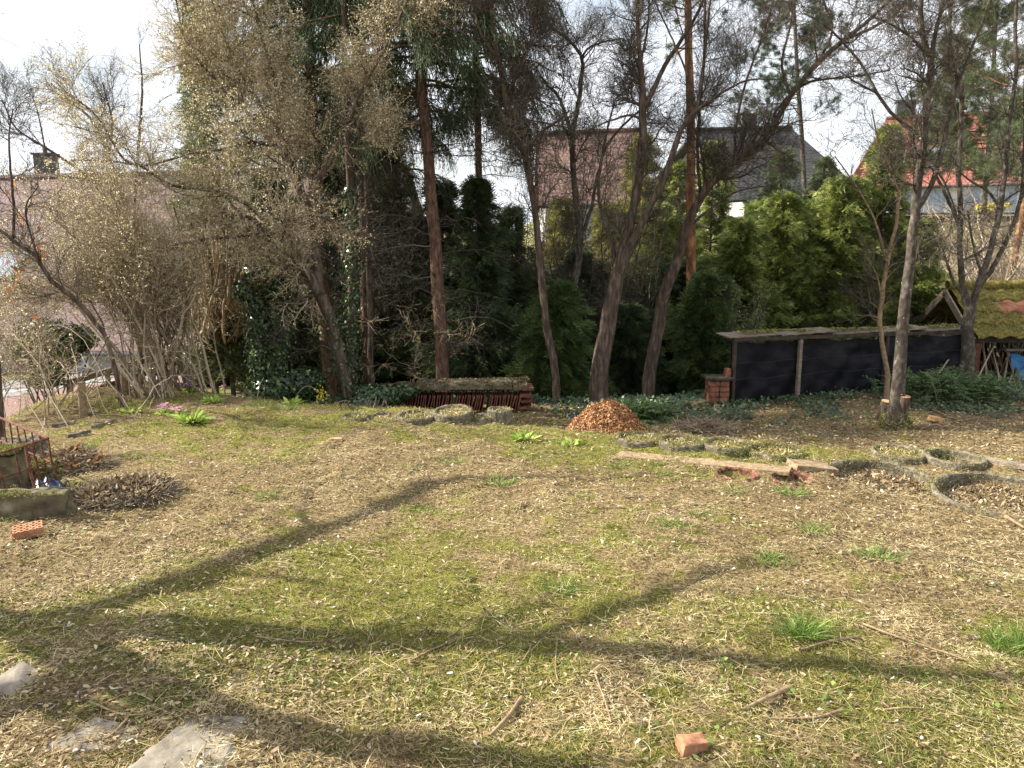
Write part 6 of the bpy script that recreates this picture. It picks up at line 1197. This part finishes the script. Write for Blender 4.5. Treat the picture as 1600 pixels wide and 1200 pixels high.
hazel('bare_bush', 'second grey brown thicket further up the bank at the right edge', (1540, 585), 60, 1.2, (1430, 1700), (300, 420), (20, 26), (3, 5), .05, 'twig_tan', 900, 5000, 5000, 'bud_brown', ln=(.6, 1.6))
hazel('bare_bush', 'bare reddish twigs filling the gap between the ivy clad trunks and the spruce trunk', (610, 606), 30, .5, (440, 700), (230, 470), (11, 13), (1., 2.2), .08, 'twig_brown', 600, 3600, 3000, 'bud_brown')
hazel('bare_bush', 'thin twigs and dead stems in front of the lower spruce trunks', (660, 604), 16, .5, (560, 760), (470, 580), (10.2, 11.), (.9, 1.8), .1, 'twig_tan', 160, 700, 1600, 'willow', ln=(.15, .4))
hazel('bare_bush', 'fine leafless twigs right of the bent brown trunk', (900, 618), 18, .4, (820, 960), (300, 480), (11.5, 13), (1., 2.2), .05, 'twig_brown', 260, 1400, 2000, 'bud_brown')
# ---- ferny low conifers
def ferny(px, py, wpx, hpx, label, n=240, m='fern', name='juniper_bush', L=.35):
    g = gnd(px, py); base = np.array([g[0], g[1], H(g[0], g[1])]); W_ = wpx / F * g[1]; Hh = hpx / F * g[1]; root = thing(name, label, 'shrub', base); a = rng.random(n) * 6.283; el = rng.random(n); D = norm(np.stack([np.cos(a) * (1.1 - el * .6), np.sin(a) * (1.1 - el * .6), .25 + el], 1))
    C0 = base + np.stack([rng.normal(size=n) * W_ * .22, rng.normal(size=n) * W_ * .12, 0 * a], 1); Ln = rng.uniform(.6, 1.1, n) * min(W_ * .45, Hh * 1.3); ts = np.linspace(0, 1, 7); P = C0[:, None] + D[:, None] * (ts[None, :, None] * Ln[:, None, None]); P[..., 2] -= (ts ** 2.2)[None] * Ln[:, None] * .38; P[..., 2] = np.maximum(P[..., 2], H(P[..., 0], P[..., 1]) + .02)
    b = Buf(); tubes(b, P, np.linspace(.005, .0015, 7)[None].repeat(n, 0), 3, 'twig_brown'); b.build('stems', root, base); b = Buf(); k = n * 55; C, T = ptson(P, k, .15); sd = norm(np.cross(T, [0, 0, 1.])) * rng.choice([-1, 1], k)[:, None]; diamonds(b, C, norm(sd + T * .8 + rdir(k) * .25), norm(np.array([0, -.2, 1.]) + rdir(k) * .5), rng.uniform(.03, .075, k), .009, m); b.build('foliage', root, base); return root
ferny(1490, 622, 190, 62, 'spreading bright green juniper right of the trunk with sawn stubs', 460)
ferny(985, 655, 110, 48, 'ferny green cut boughs behind the wood chip heap', 240)
ferny(900, 618, 50, 22, 'small pale green sprig left of the wood chip heap', 60)
ferny(1075, 606, 130, 60, 'feathery dark green shrub left of the brick pier', 320, 'needle_green')
ferny(1375, 608, 46, 30, 'small green fern at the foot of the young tree by the fence', 60)
ferny(550, 625, 60, 40, 'low green spruce sprigs at the foot of the ivy clad trunk', 60, 'needle_blue')
ferny(1130, 628, 60, 14, 'low ferny sprigs before the brick pier', 50)
# forsythia sprigs
g = gnd(500, 640); root = thing('forsythia_sprig', 'arching twig with bright yellow flowers below the ivy trunks', 'flower', g); PP = []
for pts in ([(455, 638), (465, 615), (480, 603), (498, 612), (503, 625)], [(400, 640), (405, 605), (412, 590)], [(490, 650), (530, 628), (548, 627)]):
    P = np.array([at(px, py, 8.35) for px, py in pts]); P, R = resample(P, [.006, .005, .004, .003, .002][:len(pts)], 14); PP.append(P)
PP = np.array(PP); b = Buf(); tubes(b, PP, np.full((3, 14), .004), 5, 'twig_tan'); b.build('twig', root, g); b = Buf(); C = at(501, 615, 8.35) + rng.normal(size=(46, 3)) * [.03, .03, .06]; diamonds(b, C, rdir(len(C)), rdir(len(C)), .035, .02, 'petal_yellow'); b.build('flowers', root, g)
